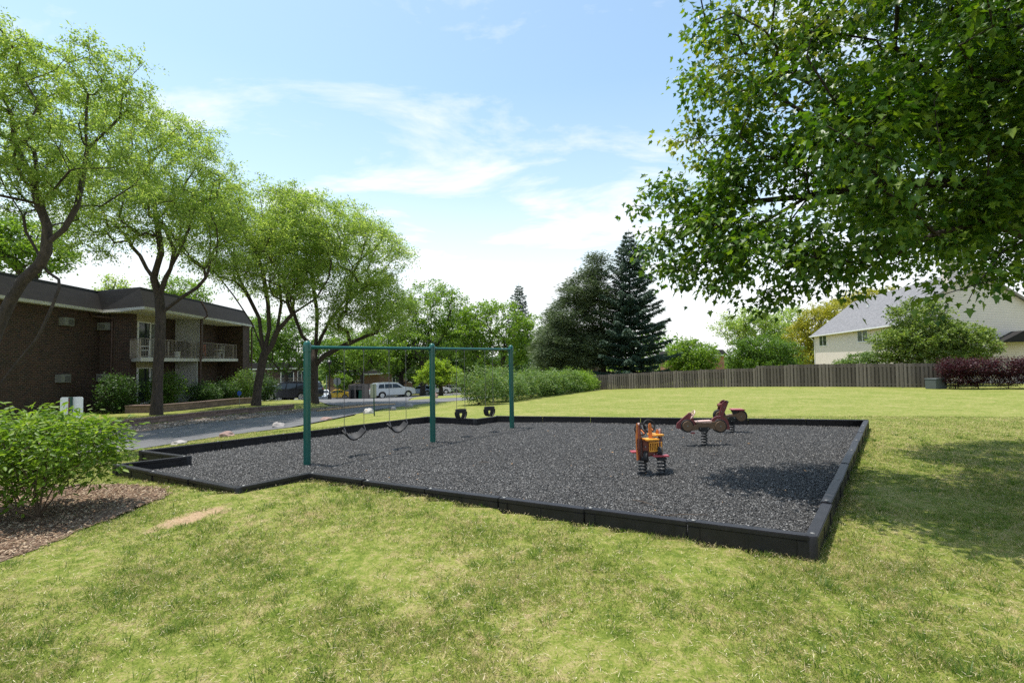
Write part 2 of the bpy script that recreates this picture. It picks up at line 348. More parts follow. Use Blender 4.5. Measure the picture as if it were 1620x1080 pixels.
def np_mesh(name, V, faces_flat, sizes, mat, smooth=False):
    "fast mesh from numpy arrays; sizes = vertex count per face"
    me = bpy.data.meshes.new(name); V = np.ascontiguousarray(V, dtype=np.float32)
    me.vertices.add(len(V)); me.vertices.foreach_set('co', V.ravel())
    fl = np.ascontiguousarray(faces_flat, dtype=np.int32).ravel(); me.loops.add(len(fl)); me.loops.foreach_set('vertex_index', fl)
    nf = len(sizes); me.polygons.add(nf); st = np.zeros(nf, dtype=np.int32); st[1:] = np.cumsum(sizes)[:-1]
    me.polygons.foreach_set('loop_start', st)
    me.update(calc_edges=True)
    if smooth: me.polygons.foreach_set('use_smooth', np.ones(nf, dtype=bool))
    me.materials.append(mat); return me
def link(name, me, parent=None, loc=None):
    o = bpy.data.objects.new(name, me); C.objects.link(o)
    if parent is not None: o.parent = parent
    if loc is not None: o.location = loc
    return o

class MB:
    "collects shapes, builds ONE mesh object"
    def __init__(s, T=None): s.v = []; s.f = []; s.T = T or Matrix.Identity(4)
    def add(s, vs, fs):
        k = len(s.v); s.v += [s.T @ Vector(v) for v in vs]; s.f += [[i+k for i in f] for f in fs]; return s
    def box(s, c, d, R=None):
        hx, hy, hz = d[0]/2, d[1]/2, d[2]/2
        vs = [Vector((x, y, z)) for z in (-hz, hz) for y in (-hy, hy) for x in (-hx, hx)]
        if R is not None: vs = [R @ v for v in vs]
        c = Vector(c); return s.add([v+c for v in vs], [(0, 2, 3, 1), (4, 5, 7, 6), (0, 1, 5, 4), (2, 6, 7, 3), (0, 4, 6, 2), (1, 3, 7, 5)])
    def prism(s, pts, a, b, axes='xz'):
        "extrude a 2d polygon (list) from a to b along the missing axis"
        def mk(p, t):
            return (p[0], t, p[1]) if axes == 'xz' else ((p[0], p[1], t) if axes == 'xy' else (t, p[0], p[1]))
        n = len(pts); vs = [mk(p, a) for p in pts]+[mk(p, b) for p in pts]
        return s.add(vs, [tuple(range(n))[::-1], tuple(range(n, 2*n))]+[(i, (i+1) % n, n+(i+1) % n, n+i) for i in range(n)])
    def tube(s, pts, r, n=8, cap=True, closed=False):
        pts = [Vector(p) for p in pts]; m = len(pts); rs = r if isinstance(r, (list, tuple)) else [r]*m
        vs = []; fs = []; prev = None
        for i, p in enumerate(pts):
            if closed: t = pts[(i+1) % m]-pts[i-1]
            else: t = pts[min(i+1, m-1)]-pts[max(i-1, 0)]
            if t.length < 1e-9: t = UP.copy()
            t.normalize()
            if prev is None: a = t.orthogonal().normalized()
            else:
                a = prev - t*prev.dot(t)
                a = a.normalized() if a.length > 1e-6 else t.orthogonal().normalized()
            prev = a; b = t.cross(a)
            vs += [p + (a*math.cos(2*math.pi*k/n)+b*math.sin(2*math.pi*k/n))*rs[i] for k in range(n)]
        for i in range(m if closed else m-1):
            j = (i+1) % m
            fs += [(i*n+k, i*n+(k+1) % n, j*n+(k+1) % n, j*n+k) for k in range(n)]
        if cap and not closed: fs += [tuple(range(n))[::-1], tuple(range((m-1)*n, m*n))]
        return s.add(vs, fs)
    def lathe(s, prof, n=20, c=(0, 0, 0), axis='z'):
        vs = []; m = len(prof); c = Vector(c)
        for r, z in prof:
            for k in range(n):
                a = 2*math.pi*k/n; x, y = r*math.cos(a), r*math.sin(a)
                vs.append(c+(Vector((x, y, z)) if axis == 'z' else Vector((x, z, y)) if axis == 'y' else Vector((z, x, y))))
        fs = [(i*n+k, i*n+(k+1) % n, (i+1)*n+(k+1) % n, (i+1)*n+k) for i in range(m-1) for k in range(n)]
        fs += [tuple(range(n))[::-1], tuple(range((m-1)*n, m*n))]
        return s.add(vs, fs)
    def quad(s, a, b, c, d): return s.add([a, b, c, d], [(0, 1, 2, 3)])
    def build(s, name, mat, parent=None, bevel=0, smooth=False, uv=False, origin=None, seg=2):
        me = bpy.data.meshes.new(name); org = Vector(origin) if origin is not None else Vector((0, 0, 0))
        me.from_pydata([tuple(v-org) for v in s.v], [], s.f); me.update()
        bm = bmesh.new(); bm.from_mesh(me)
        bmesh.ops.recalc_face_normals(bm, faces=bm.faces)
        if bevel: bmesh.ops.bevel(bm, geom=[e for e in bm.edges if len(e.link_faces) == 2 and e.calc_face_angle(0) > .5], offset=bevel, segments=seg, affect='EDGES', clamp_overlap=True)
        if uv:
            L = bm.loops.layers.uv.new('UVMap')
            for f in bm.faces:
                nn = f.normal
                if abs(nn.z) > .85: t1, t2 = Vector((1, 0, 0)), Vector((0, 1, 0))
                else:
                    t1 = UP.cross(nn).normalized(); t2 = nn.cross(t1)
                for l in f.loops: l[L].uv = (l.vert.co.dot(t1), l.vert.co.dot(t2))
        bm.to_mesh(me); bm.free()
        if smooth:
            me.polygons.foreach_set('use_smooth', np.ones(len(me.polygons), dtype=bool))
            if hasattr(me, 'set_sharp_from_angle'): me.set_sharp_from_angle(angle=math.radians(40))
        me.materials.append(mat); o = link(name, me, parent)
        if parent is None and origin is not None: o.location = org
        return o

# ------------------------------------------------------------------ leaves (numpy)
def unit(a): return a/np.maximum(np.linalg.norm(a, axis=-1, keepdims=True), 1e-9)
DIAMOND = (np.array([[0, 0, 0], [.5, .45, .04], [0, 1, 0], [-.5, .45, .04]]), [(0, 1, 2, 3)])
LEAF6 = (np.array([[0, 0, 0], [.42, .3, .07], [.36, .68, .06], [0, 1, -.04], [-.36, .68, .06], [-.42, .3, .07]]), [(0, 1, 2, 3), (0, 3, 4, 5)])
_mp = [(0, 0), (.30, -.06), (.25, .15), (.56, .38), (.28, .46), (.17, .68), (0, 1.05), (-.17, .68), (-.28, .46), (-.56, .38), (-.25, .15), (-.30, -.06)]
MAPLE = (np.array([[0, .34, -.05]]+[[x, y, abs(x)*.28-.04*y*y*2] for x, y in _mp]), [(0, i+1, (i+1) % 12+1) for i in range(12)])
def leaves_mesh(name, P, D, Nn, size, tmpl, mat, width=1.0):
    T, Fc = tmpl; n = len(P); k = len(T)
    D = unit(D); X = unit(np.cross(D, Nn)); Z = np.cross(X, D)
    s = np.broadcast_to(np.asarray(size, float), (n,))[:, None, None]
    V = P[:, None, :] + s*(T[None, :, 0:1]*width*X[:, None, :] + T[None, :, 1:2]*D[:, None, :] + T[None, :, 2:3]*Z[:, None, :])
    sizes = np.tile([len(f) for f in Fc], n); ff = np.concatenate([np.array(f) for f in Fc])
    FF = (np.arange(n)[:, None]*k + ff[None, :]).ravel()
    return np_mesh(name, V.reshape(-1, 3), FF, sizes, mat)

# ------------------------------------------------------------------ skeleton trees
def ell_points(ells, n, surf=.5, rg=rng):
    vol = np.array([e[3]*e[4]*e[5] for e in ells])**.75; pr = vol/vol.sum(); idx = rg.choice(len(ells), n, p=pr)
    E = np.array(ells)[idx]; d = unit(rg.normal(size=(n, 3))); r = rg.random(n)**(1/3); r = np.where(rg.random(n) < surf, .75+.25*rg.random(n), r)
    return E[:, :3] + d*r[:, None]*E[:, 3:6]
def skeleton(base, guides, targets, bf=.35, curve=.12, rg=rng):
    pos = []; par = []; plen = []
    def addn(p, q):
        pos.append(np.array(p, float)); par.append(q); plen.append(0 if q < 0 else plen[q]+np.linalg.norm(pos[-1]-pos[q])); return len(pos)-1
    for gi, g in enumerate(guides):
        g = [np.array(p, float) for p in g]
        if gi == 0: q = addn(g[0], -1)
        else:
            A = np.array(pos); q = int(np.argmin(((A-g[0])**2).sum(1)))
            if np.linalg.norm(A[q]-g[0]) > .15: q = addn(g[0], q)
        for a, b in zip(g[:-1], g[1:]):
            m = max(1, int(np.linalg.norm(b-a)/.6))
            for j in range(1, m+1): q = addn(a+(b-a)*j/m, q)
    ng = len(pos); T = np.array(targets); root = pos[0]
    cost = np.array([[0.0]])
    A = np.array(pos[1:] if ng > 3 else pos); Aidx = np.arange(1, ng) if ng > 3 else np.arange(ng)
    # trunk below first fork does not sprout: skip nodes of the lowest part of guide 0
    keep = A[:, 2] > root[2] + .38*(T[:, 2].min()-root[2]) if ng > 3 else np.ones(len(A), bool)
    A = A[keep]; Aidx = Aidx[keep]; pl = np.array(plen)[Aidx]
    d = np.linalg.norm(T[:, None]-A[None], axis=2); c = d+bf*pl[None]
    best = c.argmin(1); bestc = c[np.arange(len(T)), best]; bestn = Aidx[best]; todo = np.ones(len(T), bool); tips = []
    for _ in range(len(T)):
        k = int(np.argmin(np.where(todo, bestc, 1e9))); todo[k] = False; q = int(bestn[k]); a = pos[q]; b = T[k]; L = np.linalg.norm(b-a)
        pd = a-pos[par[q]] if par[q] >= 0 else np.array([0, 0, 1.]); pd = pd/max(np.linalg.norm(pd), 1e-6)
        m = max(1, int(L/.55)); new = []
        for j in range(1, m+1):
            t = j/m; p = a+(b-a)*t + pd*L*.28*t*(1-t)*(1-t)*2
            if j < m: p = p+rg.normal(size=3)*curve*min(L, 1.2)/m**.5*.6
            q = addn(p, q); new.append(q)
        tips.append(q)
        NA = np.array([pos[i] for i in new]); NP = np.array([plen[i] for i in new])
        c = np.linalg.norm(T[:, None]-NA[None], axis=2)+bf*NP[None]; j = c.argmin(1); cc = c[np.arange(len(T)), j]; imp = cc < bestc
        bestc = np.where(imp, cc, bestc); bestn = np.where(imp, np.array(new)[j], bestn)
    return np.array(pos), np.array(par), tips
def branch_mesh(name, pos, par, tips, r_trunk, r_tip, mat, pw=.46, flare=1.35, maxn=9, minr=0):
    n = len(pos); cnt = np.zeros(n)
    for t in tips: cnt[t] += 1
    ch = [[] for _ in range(n)]
    for i in range(n-1, 0, -1):
        if par[i] >= 0:
            cnt[par[i]] += max(cnt[i], .3); ch[par[i]].append(i)
    cnt = np.maximum(cnt, .3); r = np.maximum(r_trunk*(cnt/cnt[0])**pw, r_tip)
    V = []; Fq = []; nv = 0
    starts = [(0, None)]
    while starts:
        s0, pr = starts.pop(); chain = ([pr] if pr is not None else [])+[s0]; cur = s0
        while ch[cur]:
            k = max(ch[cur], key=lambda c: cnt[c])
            for c in ch[cur]:
                if c != k: starts.append((c, cur))
            chain.append(k); cur = k
        if len(chain) < 2: continue
        P = pos[chain]; R = r[chain].copy()
        if pr is not None: R[0] = min(R[0], R[1]*1.15)
        else:
            R[0] *= flare
        if R[1] < minr: continue
        ns = maxn if R[1] > .08 else (6 if R[1] > .03 else (4 if R[1] > .012 else 3))
        t = np.zeros_like(P); t[1:-1] = P[2:]-P[:-2]; t[0] = P[1]-P[0]; t[-1] = P[-1]-P[-2]; t = unit(t)
        ref = np.array([.31, .77, .55]); a = unit(np.cross(t, ref)); b = np.cross(t, a)
        an = 2*np.pi*np.arange(ns)/ns
        ring = P[:, None]+R[:, None, None]*(np.cos(an)[None, :, None]*a[:, None]+np.sin(an)[None, :, None]*b[:, None])
        V.append(ring.reshape(-1, 3)); m = len(P)
        i = np.arange(m-1)[:, None]*ns; k = np.arange(ns)[None]; k2 = (k+1) % ns
        Fq.append((nv+np.stack([i+k, i+k2, i+ns+k2, i+ns+k], -1)).reshape(-1, 4)); nv += m*ns
    V = np.concatenate(V); Fq = np.concatenate(Fq)
    return np_mesh(name, V, Fq, np.full(len(Fq), 4), mat, True)
def spray(centres, n_each, sig, droop=.3, rg=rng, flat=.5):
    k = len(centres); P = np.repeat(centres, n_each, axis=0); off = rg.normal(size=P.shape)*np.array([1, 1, flat])*sig
    P = P+off; D = unit(off*np.array([1, 1, .3])+rg.normal(size=P.shape)*.35*sig)+np.array([0, 0, -droop])
    Nn = np.array([0, 0, 1.])+rg.normal(size=P.shape)*.55
    return P, D, Nn
def twig_spray(centres, dirs, k, L, s, n_each, droop, rg):
    "leaves strung along short arching twigs"
    n = len(centres); C2 = np.repeat(centres, k, 0); D2 = np.repeat(dirs, k, 0)
    d = unit(rg.normal(size=C2.shape)*np.array([1, 1, .45])+D2*.45+np.array([0, 0, .12])); l = L*(.55+.75*rg.random(len(C2)))
    m = max(2, n_each//k); t = rg.random((len(C2), m)); P = C2[:, None]+d[:, None]*(t*l[:, None])[..., None]; P[..., 2] -= droop*(t**2)*l[:, None]
    P = (P+rg.normal(size=P.shape)*s).reshape(-1, 3); Dm = np.repeat(d, m, 0)
    D = unit(Dm*.6+rg.normal(size=P.shape)*.55)+np.array([0, 0, -droop*.8]); Nn = np.array([0, 0, 1.])+rg.normal(size=P.shape)*.5
    return P, D, Nn
def make_tree(name, label, cat, base, guides, ells, nt_, leaf_mat, bark, r_trunk, n_leaf, sig, lsize, tmpl=DIAMOND, width=.5,
              droop=.3, flat=.5, surf=.55, group=None, bf=.35, seed=1, r_tip=.012, curve=.12, extra=None, pw=.46, minr=0, crown_name='crown', stems='trunk', sizevar=.35, twigs=None):
    rg = np.random.default_rng(seed); base = Vector(base); b = np.array(base)
    if not guides:
        e = np.array(ells); zc = e[:, 2].mean(); zb = (e[:, 2]-e[:, 5]).min(); h = max(.3, (zb-base.z)*.9+.2*(zc-zb))
        guides = [[b, b+np.array([.03*h, 0, h*.5]), b+np.array([0, .02*h, h])]]
    T = ell_points(ells, nt_, surf, rg); T = T[T[:, 2] > base.z+.15]
    pos, par, tips = skeleton(b, guides, T, bf, curve, rg)
    root = thing(name, label, cat, base, 0, group)
    link(stems, branch_mesh(stems, pos-b, par, tips, r_trunk, r_tip, bark, pw, minr=minr), root)
    cen = pos[tips]
    if extra is not None: cen = np.concatenate([cen, extra])
    cen = cen-b
    if twigs:
        td = unit(pos[tips]-pos[np.maximum(par[tips], 0)]); P, D, Nn = twig_spray(cen, td, twigs[0], twigs[1], twigs[2], n_leaf, droop, rg)
    else: P, D, Nn = spray(cen, n_leaf, sig, droop, rg, flat)
    S = lsize*(1-sizevar+2*sizevar*rg.random(len(P)))
    link(crown_name, leaves_mesh(crown_name, P, D, Nn, S, tmpl, leaf_mat, width), root)
    return root
def E(px, py, Y, rx, rz, ry=None):
    "crown volume seen at px,py, standing at distance Y; rx, rz in image px at that distance, ry in metres"
    p = at(px, py, Y); k = Y/F; return (p.x, p.y, p.z, rx*k, (ry if ry is not None else rx*k), rz*k)
def path(Y, *pp):
    "limb points (px, py[, dY])"
    return [np.array(at(p[0], p[1], Y+(p[2] if len(p) > 2 else 0))) for p in pp]

# ------------------------------------------------------------------ terrace behind the low garden wall
WA = np.array([-17.3, 10.8]); WB = np.array([-13.75, 30.3])
_wd = (WB-WA)/np.linalg.norm(WB-WA); _wn = np.array([-_wd[1], _wd[0]])   # points left, to the building
_hg0 = hgt
def hgt(x, y):
    x = np.atleast_1d(np.asarray(x, float)); y = np.atleast_1d(np.asarray(y, float)); z = _hg0(x, y)
    d = (x-WA[0])*_wn[0]+(y-WA[1])*_wn[1]; s = (x-WA[0])*_wd[0]+(y-WA[1])*_wd[1]
    L = np.linalg.norm(WB-WA)
    up = np.clip(d/.30, 0, 1)*np.exp(-np.clip(d, 0, 60)/7.0)*np.clip((L+3-s)/3, 0, 1)
    return z + .26*up + _bank(x, y)
_bk = [onz(184.5, 734, .22), onz(378, 770.5, .22), onz(490, 748, .22), onz(640, 768, .22), onz(741, 781, .22), onz(871, 797, .22), onz(1041, 820, .22), onz(1283, 846, .22)]
_bh = [.03, .135, .135, .125, .09, .05, .03, 0]
def _bank(x, y):
    "turf banked against the front timbers"
    best = np.full(np.shape(x), 1e9); hh_ = np.zeros(np.shape(x))
    for (p, q, a, b) in zip(_bk[:-1], _bk[1:], _bh[:-1], _bh[1:]):
        dx, dy = q.x-p.x, q.y-p.y; t = np.clip(((x-p.x)*dx+(y-p.y)*dy)/(dx*dx+dy*dy), 0, 1); d = np.hypot(x-p.x-t*dx, y-p.y-t*dy)
        k = d < best; best = np.where(k, d, best); hh_ = np.where(k, a+(b-a)*t, hh_)
    return hh_*np.exp(-(best/1.25)**2)

# ------------------------------------------------------------------ ground sheets
def inside(poly, X, Y):
    X = np.asarray(X); Y = np.asarray(Y); r = np.zeros(X.shape, bool); n = len(poly)
    for i in range(n):
        x1, y1 = poly[i][:2]; x2, y2 = poly[(i+1) % n][:2]
        c = ((y1 > Y) != (y2 > Y)); r ^= c & (X < (x2-x1)*(Y-y1)/((y2-y1) if y2 != y1 else 1e-9)+x1)
    return r
TH = .22     # border timber height
PIT = [onz(*p, TH) for p in [(1283, 846), (490, 748), (378, 770.5), (184.5, 734), (297.5, 721), (225, 712), (677, 659), (751, 662.3), (786, 657.6), (1370, 664)]]
PITP = [(p.x, p.y) for p in PIT]
near_px = [(182, 716), (270, 702), (380, 686), (460, 676), (534, 661), (576, 652), (600, 647.5), (640, 642.5), (684, 637), (718, 634), (738, 632.8)]
far_px = [(176, 692), (312, 670), (380, 664), (480, 651.5), (561, 641.5), (600, 637.5), (634, 634), (684, 630.4), (736, 628.5)]
RN = [Vector((-24, -6, 0)), Vector((-17, 4, 0)), Vector((-13.5, 9.6, 0))]+[ground_at(*p) for p in near_px]
RF = [Vector((-29, -6, 0)), Vector((-22, 4, 0)), Vector((-18, 11, 0))]+[ground_at(*p) for p in far_px]
_e = RN[-1]; RN += [Vector((_e.x+6, _e.y+9, 0)), Vector((_e.x+24, _e.y+30, 0))]
_e = RF[-1]; RF += [Vector((_e.x+6, _e.y+8, 0)), Vector((_e.x+24, _e.y+29, 0))]
def resample(P, n):
    P = np.array([(p[0], p[1]) for p in P]); s = np.r_[0, np.cumsum(np.linalg.norm(np.diff(P, axis=0), axis=1))]
    t = np.linspace(0, s[-1], n); return np.stack([np.interp(t, s, P[:, 0]), np.interp(t, s, P[:, 1])], -1)
def ribbon(name, A, B, n, m, mat, dz=.012, kind='structure', jit=0):
    a = resample(A, n); b = resample(B, n)
    if jit: a = a+rng.normal(size=a.shape)*jit; b = b+rng.normal(size=b.shape)*jit
    t = np.linspace(0, 1, m)[None, :, None]; P = a[:, None]*(1-t)+b[:, None]*t
    z = hgt(P[..., 0], P[..., 1])+dz; V = np.concatenate([P, z[..., None]], -1).reshape(-1, 3)
    i = np.arange(n-1)[:, None]*m; k = np.arange(m-1)[None]; Fq = np.stack([i+k, i+k+1, i+m+k+1, i+m+k], -1).reshape(-1, 4)
    o = link(name, np_mesh(name, V, Fq, np.full(len(Fq), 4), mat, True)); o['kind'] = kind
    return o, np.concatenate([a, b[::-1]])
road, ROADP = ribbon('road', RN, RF, 160, 14, M['asphalt'])
LOTN = [G(405, 41.5), G(470, 40), ground_at(520, 640.5), ground_at(561, 641.3), ground_at(600, 637.5), ground_at(645, 633.5)]
LOTF = [G(385, 78), G(440, 79), G(500, 80), G(560, 81), G(620, 82), G(672, 82)]
lot, LOTP = ribbon('parking_lot', LOTN, LOTF, 40, 30, M['asphalt'], .010)
lot2, LOTP2 = ribbon('parking_strip', [G(650, 56), G(700, 60), G(735, 64)], [G(665, 80), G(712, 84), G(765, 88)], 20, 16, M['concrete'], .010)
GWALL = [Vector((WA[0], WA[1], 0)), Vector((WB[0], WB[1], 0))]
gs, GSP = ribbon('gravel_strip', RF[3:9], [Vector((WA[0]+.05, WA[1]+.3, 0)), Vector((-15.9, 18.6, 0)), Vector((WB[0]+.15, WB[1], 0)), ground_at(480, 650)], 60, 8, M['gravelbed'], .018, jit=.04)
deb, _ = ribbon('seed_litter', [ground_at(500, 651), ground_at(560, 645.2), ground_at(600, 641.5), ground_at(628, 640)], [ground_at(505, 648.5), ground_at(560, 642.6), ground_at(600, 639.4), ground_at(626, 638.6)], 40, 4, M['debris'], .03, 'stuff', .06)
BEDP = [(-12, 2.2), (-8, 3.4)]+[tuple(onz(*p, 0)[:2]) for p in [(-40, 905), (60, 872), (120, 845), (190, 823), (240, 805), (268, 793), (262, 782), (220, 775), (160, 771), (90, 768), (20, 764)]]+[(-10.5, 6.9), (-14, 5.0)]
xs = np.r_[-1500, -900, -500, -300, -200, -140, -110, -90, -75, -62, -52, -44, np.arange(-38, -7, .4), np.arange(-7, 5, .2), np.arange(5, 24, .4), np.arange(24, 60, 2), 65, 75, 90, 110, 150, 220, 350, 600, 1000, 1500]
ys = np.r_[-300, -150, -80, -45, -28, -18, -12, -8, np.arange(-6, 4, .4), np.arange(4, 9, .2), np.arange(9, 72, .4), np.arange(72, 120, 3), 130, 150, 180, 230, 320, 500, 900, 1800]
GX, GY = np.meshgrid(xs, ys); GZ = hgt(GX, GY)
GZ -= np.where(inside(ROADP, GX, GY) | inside(LOTP, GX, GY) | inside(LOTP2, GX, GY) | inside(GSP, GX, GY), .06, 0)
GZ = np.where(inside(PITP, GX, GY), np.minimum(GZ, -.03), GZ); GZ += np.where(inside(PITP, GX, GY), -.05, .02*(np.sin(GX*2.1+GY)*np.sin(GY*1.7))*np.exp(-((GX/12)**2+(GY/12)**2)))
nx, ny = len(xs), len(ys); i = np.arange(ny-1)[:, None]*nx; k = np.arange(nx-1)[None]
FQ = np.stack([i+k, i+k+1, i+nx+k+1, i+nx+k], -1).reshape(-1, 4)
g = link('ground', np_mesh('ground', np.stack([GX, GY, GZ], -1).reshape(-1, 3), FQ, np.full(len(FQ), 4), M['grass'], True)); g['kind'] = 'structure'

def fill_sheet(name, poly, z, mat, step=.2, kind='structure', zn=0):
    P = np.array([(p[0], p[1]) for p in poly]); x0, y0 = P.min(0); x1, y1 = P.max(0)
    bm = bmesh.new(); vs = [bm.verts.new((p[0], p[1], 0)) for p in P]; bm.faces.new(vs)
    for a, n_, ax in ((x0, x1, 0), (y0, y1, 1)):
        for c in np.arange(a+step, n_, step):
            co = (c, 0, 0) if ax == 0 else (0, c, 0); no = (1, 0, 0) if ax == 0 else (0, 1, 0)
            bmesh.ops.bisect_plane(bm, geom=bm.verts[:]+bm.edges[:]+bm.faces[:], plane_co=co, plane_no=no, dist=1e-5)
    xy = np.array([v.co[:2] for v in bm.verts]); hz_ = z(xy[:, 0], xy[:, 1]) if callable(z) else np.full(len(xy), z)
    for v, h in zip(bm.verts, hz_): v.co.z = h+zn*mnoise.noise(Vector((v.co.x*1.7, v.co.y*1.7, 0)))
    bmesh.ops.recalc_face_normals(bm, faces=bm.faces)
    me = bpy.data.meshes.new(name); bm.to_mesh(me); bm.free(); me.materials.append(mat); o = link(name, me); o['kind'] = kind; return o
def pitz(x, y): return .045+.018*np.sin(x*1.3+.4*y)*np.sin(y*1.1-.3)
fill_sheet('rubber_mulch_bed', PITP, pitz, M['mulch_base'], .25)
BEDP = [tuple(p) for p in BEDP]; _bd = BEDP
fill_sheet('bark_mulch_bed', [q for i, p in enumerate(_bd) for q in [tuple(np.array(p)+(np.array(_bd[(i+1) % len(_bd)])-np.array(p))*j/6+rng.normal(size=2)*.035*(j > 0)) for j in range(6)]], lambda x, y: hgt(x, y)+.014, M['woodbed'], .3, zn=.015)
DIRTP = [tuple(onz(*p, 0)[:2]) for p in [(222, 846), (250, 834), (300, 826), (345, 817), (376, 813), (372, 822), (330, 833), (285, 843), (240, 851)]]
def wob(poly, k=5, a=.05):
    r = []; n = len(poly)
    for i in range(n):
        p, q = np.array(poly[i]), np.array(poly[(i+1) % n])
        for j in range(k): r.append(tuple(p+(q-p)*j/k+rng.normal(size=2)*a*(j > 0)))
    return r

# ------------------------------------------------------------------ grass blades, rubber shreds, chips
def importance(n, y0, y1, yk, spread=1.22):
    yy = np.linspace(y0, y1, 4000); w = yy*np.where(yy < yk, 1, (yk/yy)**2); c = np.cumsum(w); c /= c[-1]
    Y = np.interp(rng.random(n), c, yy); X = (rng.random(n)*2-1)*Y*spread; return X, Y
X, Y = importance(700000, 1.9, 16, 4.0)
cl = np.sin(X*5.1+1.3*Y)*np.sin(Y*4.3-.7*X)
bare = (np.sin(X*3.7+1.5*np.sin(Y*2.9))*np.sin(Y*4.1+1.7*np.sin(X*2.3)) > .80) & (Y < 6.5); keep = ~(bare & (rng.random(len(X)) < .72)) & ~inside(PITP, X, Y) & ~(inside(BEDP, X, Y) & (rng.random(len(X)) < .97)) & ~((np.hypot(((X-DC.x)*math.cos(DA)+(Y-DC.y)*math.sin(DA))/DLX, (-(X-DC.x)*math.sin(DA)+(Y-DC.y)*math.cos(DA))/.17) < .9+.25*np.sin(X*19)*np.sin(Y*23)) & (rng.random(len(X)) < .93)) & ~inside(ROADP, X, Y) & (rng.random(len(X)) < .75+.25*cl)
X, Y = X[keep], Y[keep]; Z = hgt(X, Y)+.0; n = len(X)
tall = np.clip(.5+.5*np.sin(X*1.9+np.sin(Y*2.3))*np.sin(Y*2.9+np.cos(X*1.3)), 0, 1)
clump = np.sin(X*13.1+2*np.sin(Y*7.7))*np.sin(Y*11.3+2*np.sin(X*6.1)); tall = .55*tall+.45*np.clip(clump*1.6, 0, 1)
hh = (.016+.026*rng.random(n)**1.5)*(.55+1.0*tall); hh[rng.random(n) < .015] *= 1.7
ww = .0050*np.maximum(1, Y/4.0)*(.7+.6*rng.random(n)); an = rng.random(n)*2*np.pi; la = rng.random(n)*2*np.pi; lean = (.45+1.15*rng.random(n))*hh
bx, by = np.cos(an)*ww/2, np.sin(an)*ww/2
V = np.empty((n, 3, 3)); V[:, 0] = np.stack([X-bx, Y-by, Z-.004], -1); V[:, 1] = np.stack([X+bx, Y+by, Z-.004], -1)
V[:, 2] = np.stack([X+np.cos(la)*lean, Y+np.sin(la)*lean, Z+hh], -1)
o = link('lawn_grass', np_mesh('lawn_grass', V.reshape(-1, 3), np.arange(3*n), np.full(n, 3), M['blades'])); tag(o, 'short patchy lawn grass growing round the playground', 'grass', kind='stuff')

# coarse darker tufts and dry straw lying in the turf
k = 900; X0, Y0 = importance(k, 2.2, 12, 4.0); ok = ~inside(PITP, X0, Y0) & ~inside(BEDP, X0, Y0) & ~inside(ROADP, X0, Y0); X0, Y0 = X0[ok], Y0[ok]; k = len(X0)
m = 26; X = (X0[:, None]+rng.normal(size=(k, m))*.028).ravel(); Y = (Y0[:, None]+rng.normal(size=(k, m))*.028).ravel(); Z = hgt(X, Y); n = len(X)
an = rng.random(n)*2*np.pi; dx, dy = X-np.repeat(X0, m), Y-np.repeat(Y0, m); hh = .035+.045*rng.random(n); ww = .0055*np.maximum(1, Y/5)
bx, by = np.cos(an)*ww/2, np.sin(an)*ww/2; V = np.empty((n, 3, 3)); V[:, 0] = np.stack([X-bx, Y-by, Z-.004], -1); V[:, 1] = np.stack([X+bx, Y+by, Z-.004], -1)
V[:, 2] = np.stack([X+dx*1.3+rng.normal(size=n)*.012, Y+dy*1.3+rng.normal(size=n)*.012, Z+hh], -1)
tag(link('grass_tufts', np_mesh('grass_tufts', V.reshape(-1, 3), np.arange(3*n), np.full(n, 3), M['tuft'])), 'coarser darker green grass tufts standing out of the lawn', 'grass', kind='stuff')
X, Y = importance(26000, 1.9, 12, 4.0); ok = ~inside(PITP, X, Y) & ~inside(ROADP, X, Y); X, Y = X[ok], Y[ok]; n = len(X); Z = hgt(X, Y)+.012+.02*rng.random(n); an = rng.random(n)*2*np.pi; L_ = .02+.045*rng.random(n)**2; ww = .0035*np.maximum(1, Y/4)
dx, dy = np.cos(an)*L_, np.sin(an)*L_; bx, by = -np.sin(an)*ww/2, np.cos(an)*ww/2; V = np.empty((n, 3, 3)); V[:, 0] = np.stack([X-bx, Y-by, Z], -1); V[:, 1] = np.stack([X+bx, Y+by, Z], -1); V[:, 2] = np.stack([X+dx, Y+dy, Z+rng.normal(size=n)*.008], -1)
tag(link('dry_straw', np_mesh('dry_straw', V.reshape(-1, 3), np.arange(3*n), np.full(n, 3), M['straw'])), 'dry pale straw clippings lying in the lawn', 'straw', kind='stuff')

def shards(X, Y, Z, smin, smax, asp, tilt=.6):
    n = len(X); s = smin+(smax-smin)*rng.random(n)**1.6; a = rng.random(n)*2*np.pi
    ax = np.stack([np.cos(a), np.sin(a), rng.normal(size=n)*tilt*.6], -1); ax = unit(ax); nn = unit(np.stack([rng.normal(size=n)*tilt, rng.normal(size=n)*tilt, np.ones(n)], -1))
    bb = unit(np.cross(nn, ax)); nn = np.cross(ax, bb); w = s/asp*(.6+.8*rng.random(n)); h = w*.5
    c = np.stack([X, Y, Z], -1); f = lambda u, v, q: c+ax*(u*s)[:, None]+bb*(v*w)[:, None]+nn*(q*h)[:, None]
    V = np.stack([f(-.5, -.35, -.3), f(.5, -.2, -.3), f(.3, .5, -.3), f(-.35, .42, -.3), f(.05, .05, .9)], 1)
    ff = np.array([0, 1, 4, 1, 2, 4, 2, 3, 4, 3, 0, 4]); return V.reshape(-1, 3), (np.arange(n)[:, None]*5+ff).ravel(), np.full(n*4, 3)
X, Y = importance(560000, 4.3, 14.2, 7.0, 1.05); k = inside(PITP, X, Y); X, Y = X[k], Y[k]
V, FF, SZ = shards(X, Y, pitz(X, Y)+.008+.012*rng.random(len(X)), .011, .033, 2.2)
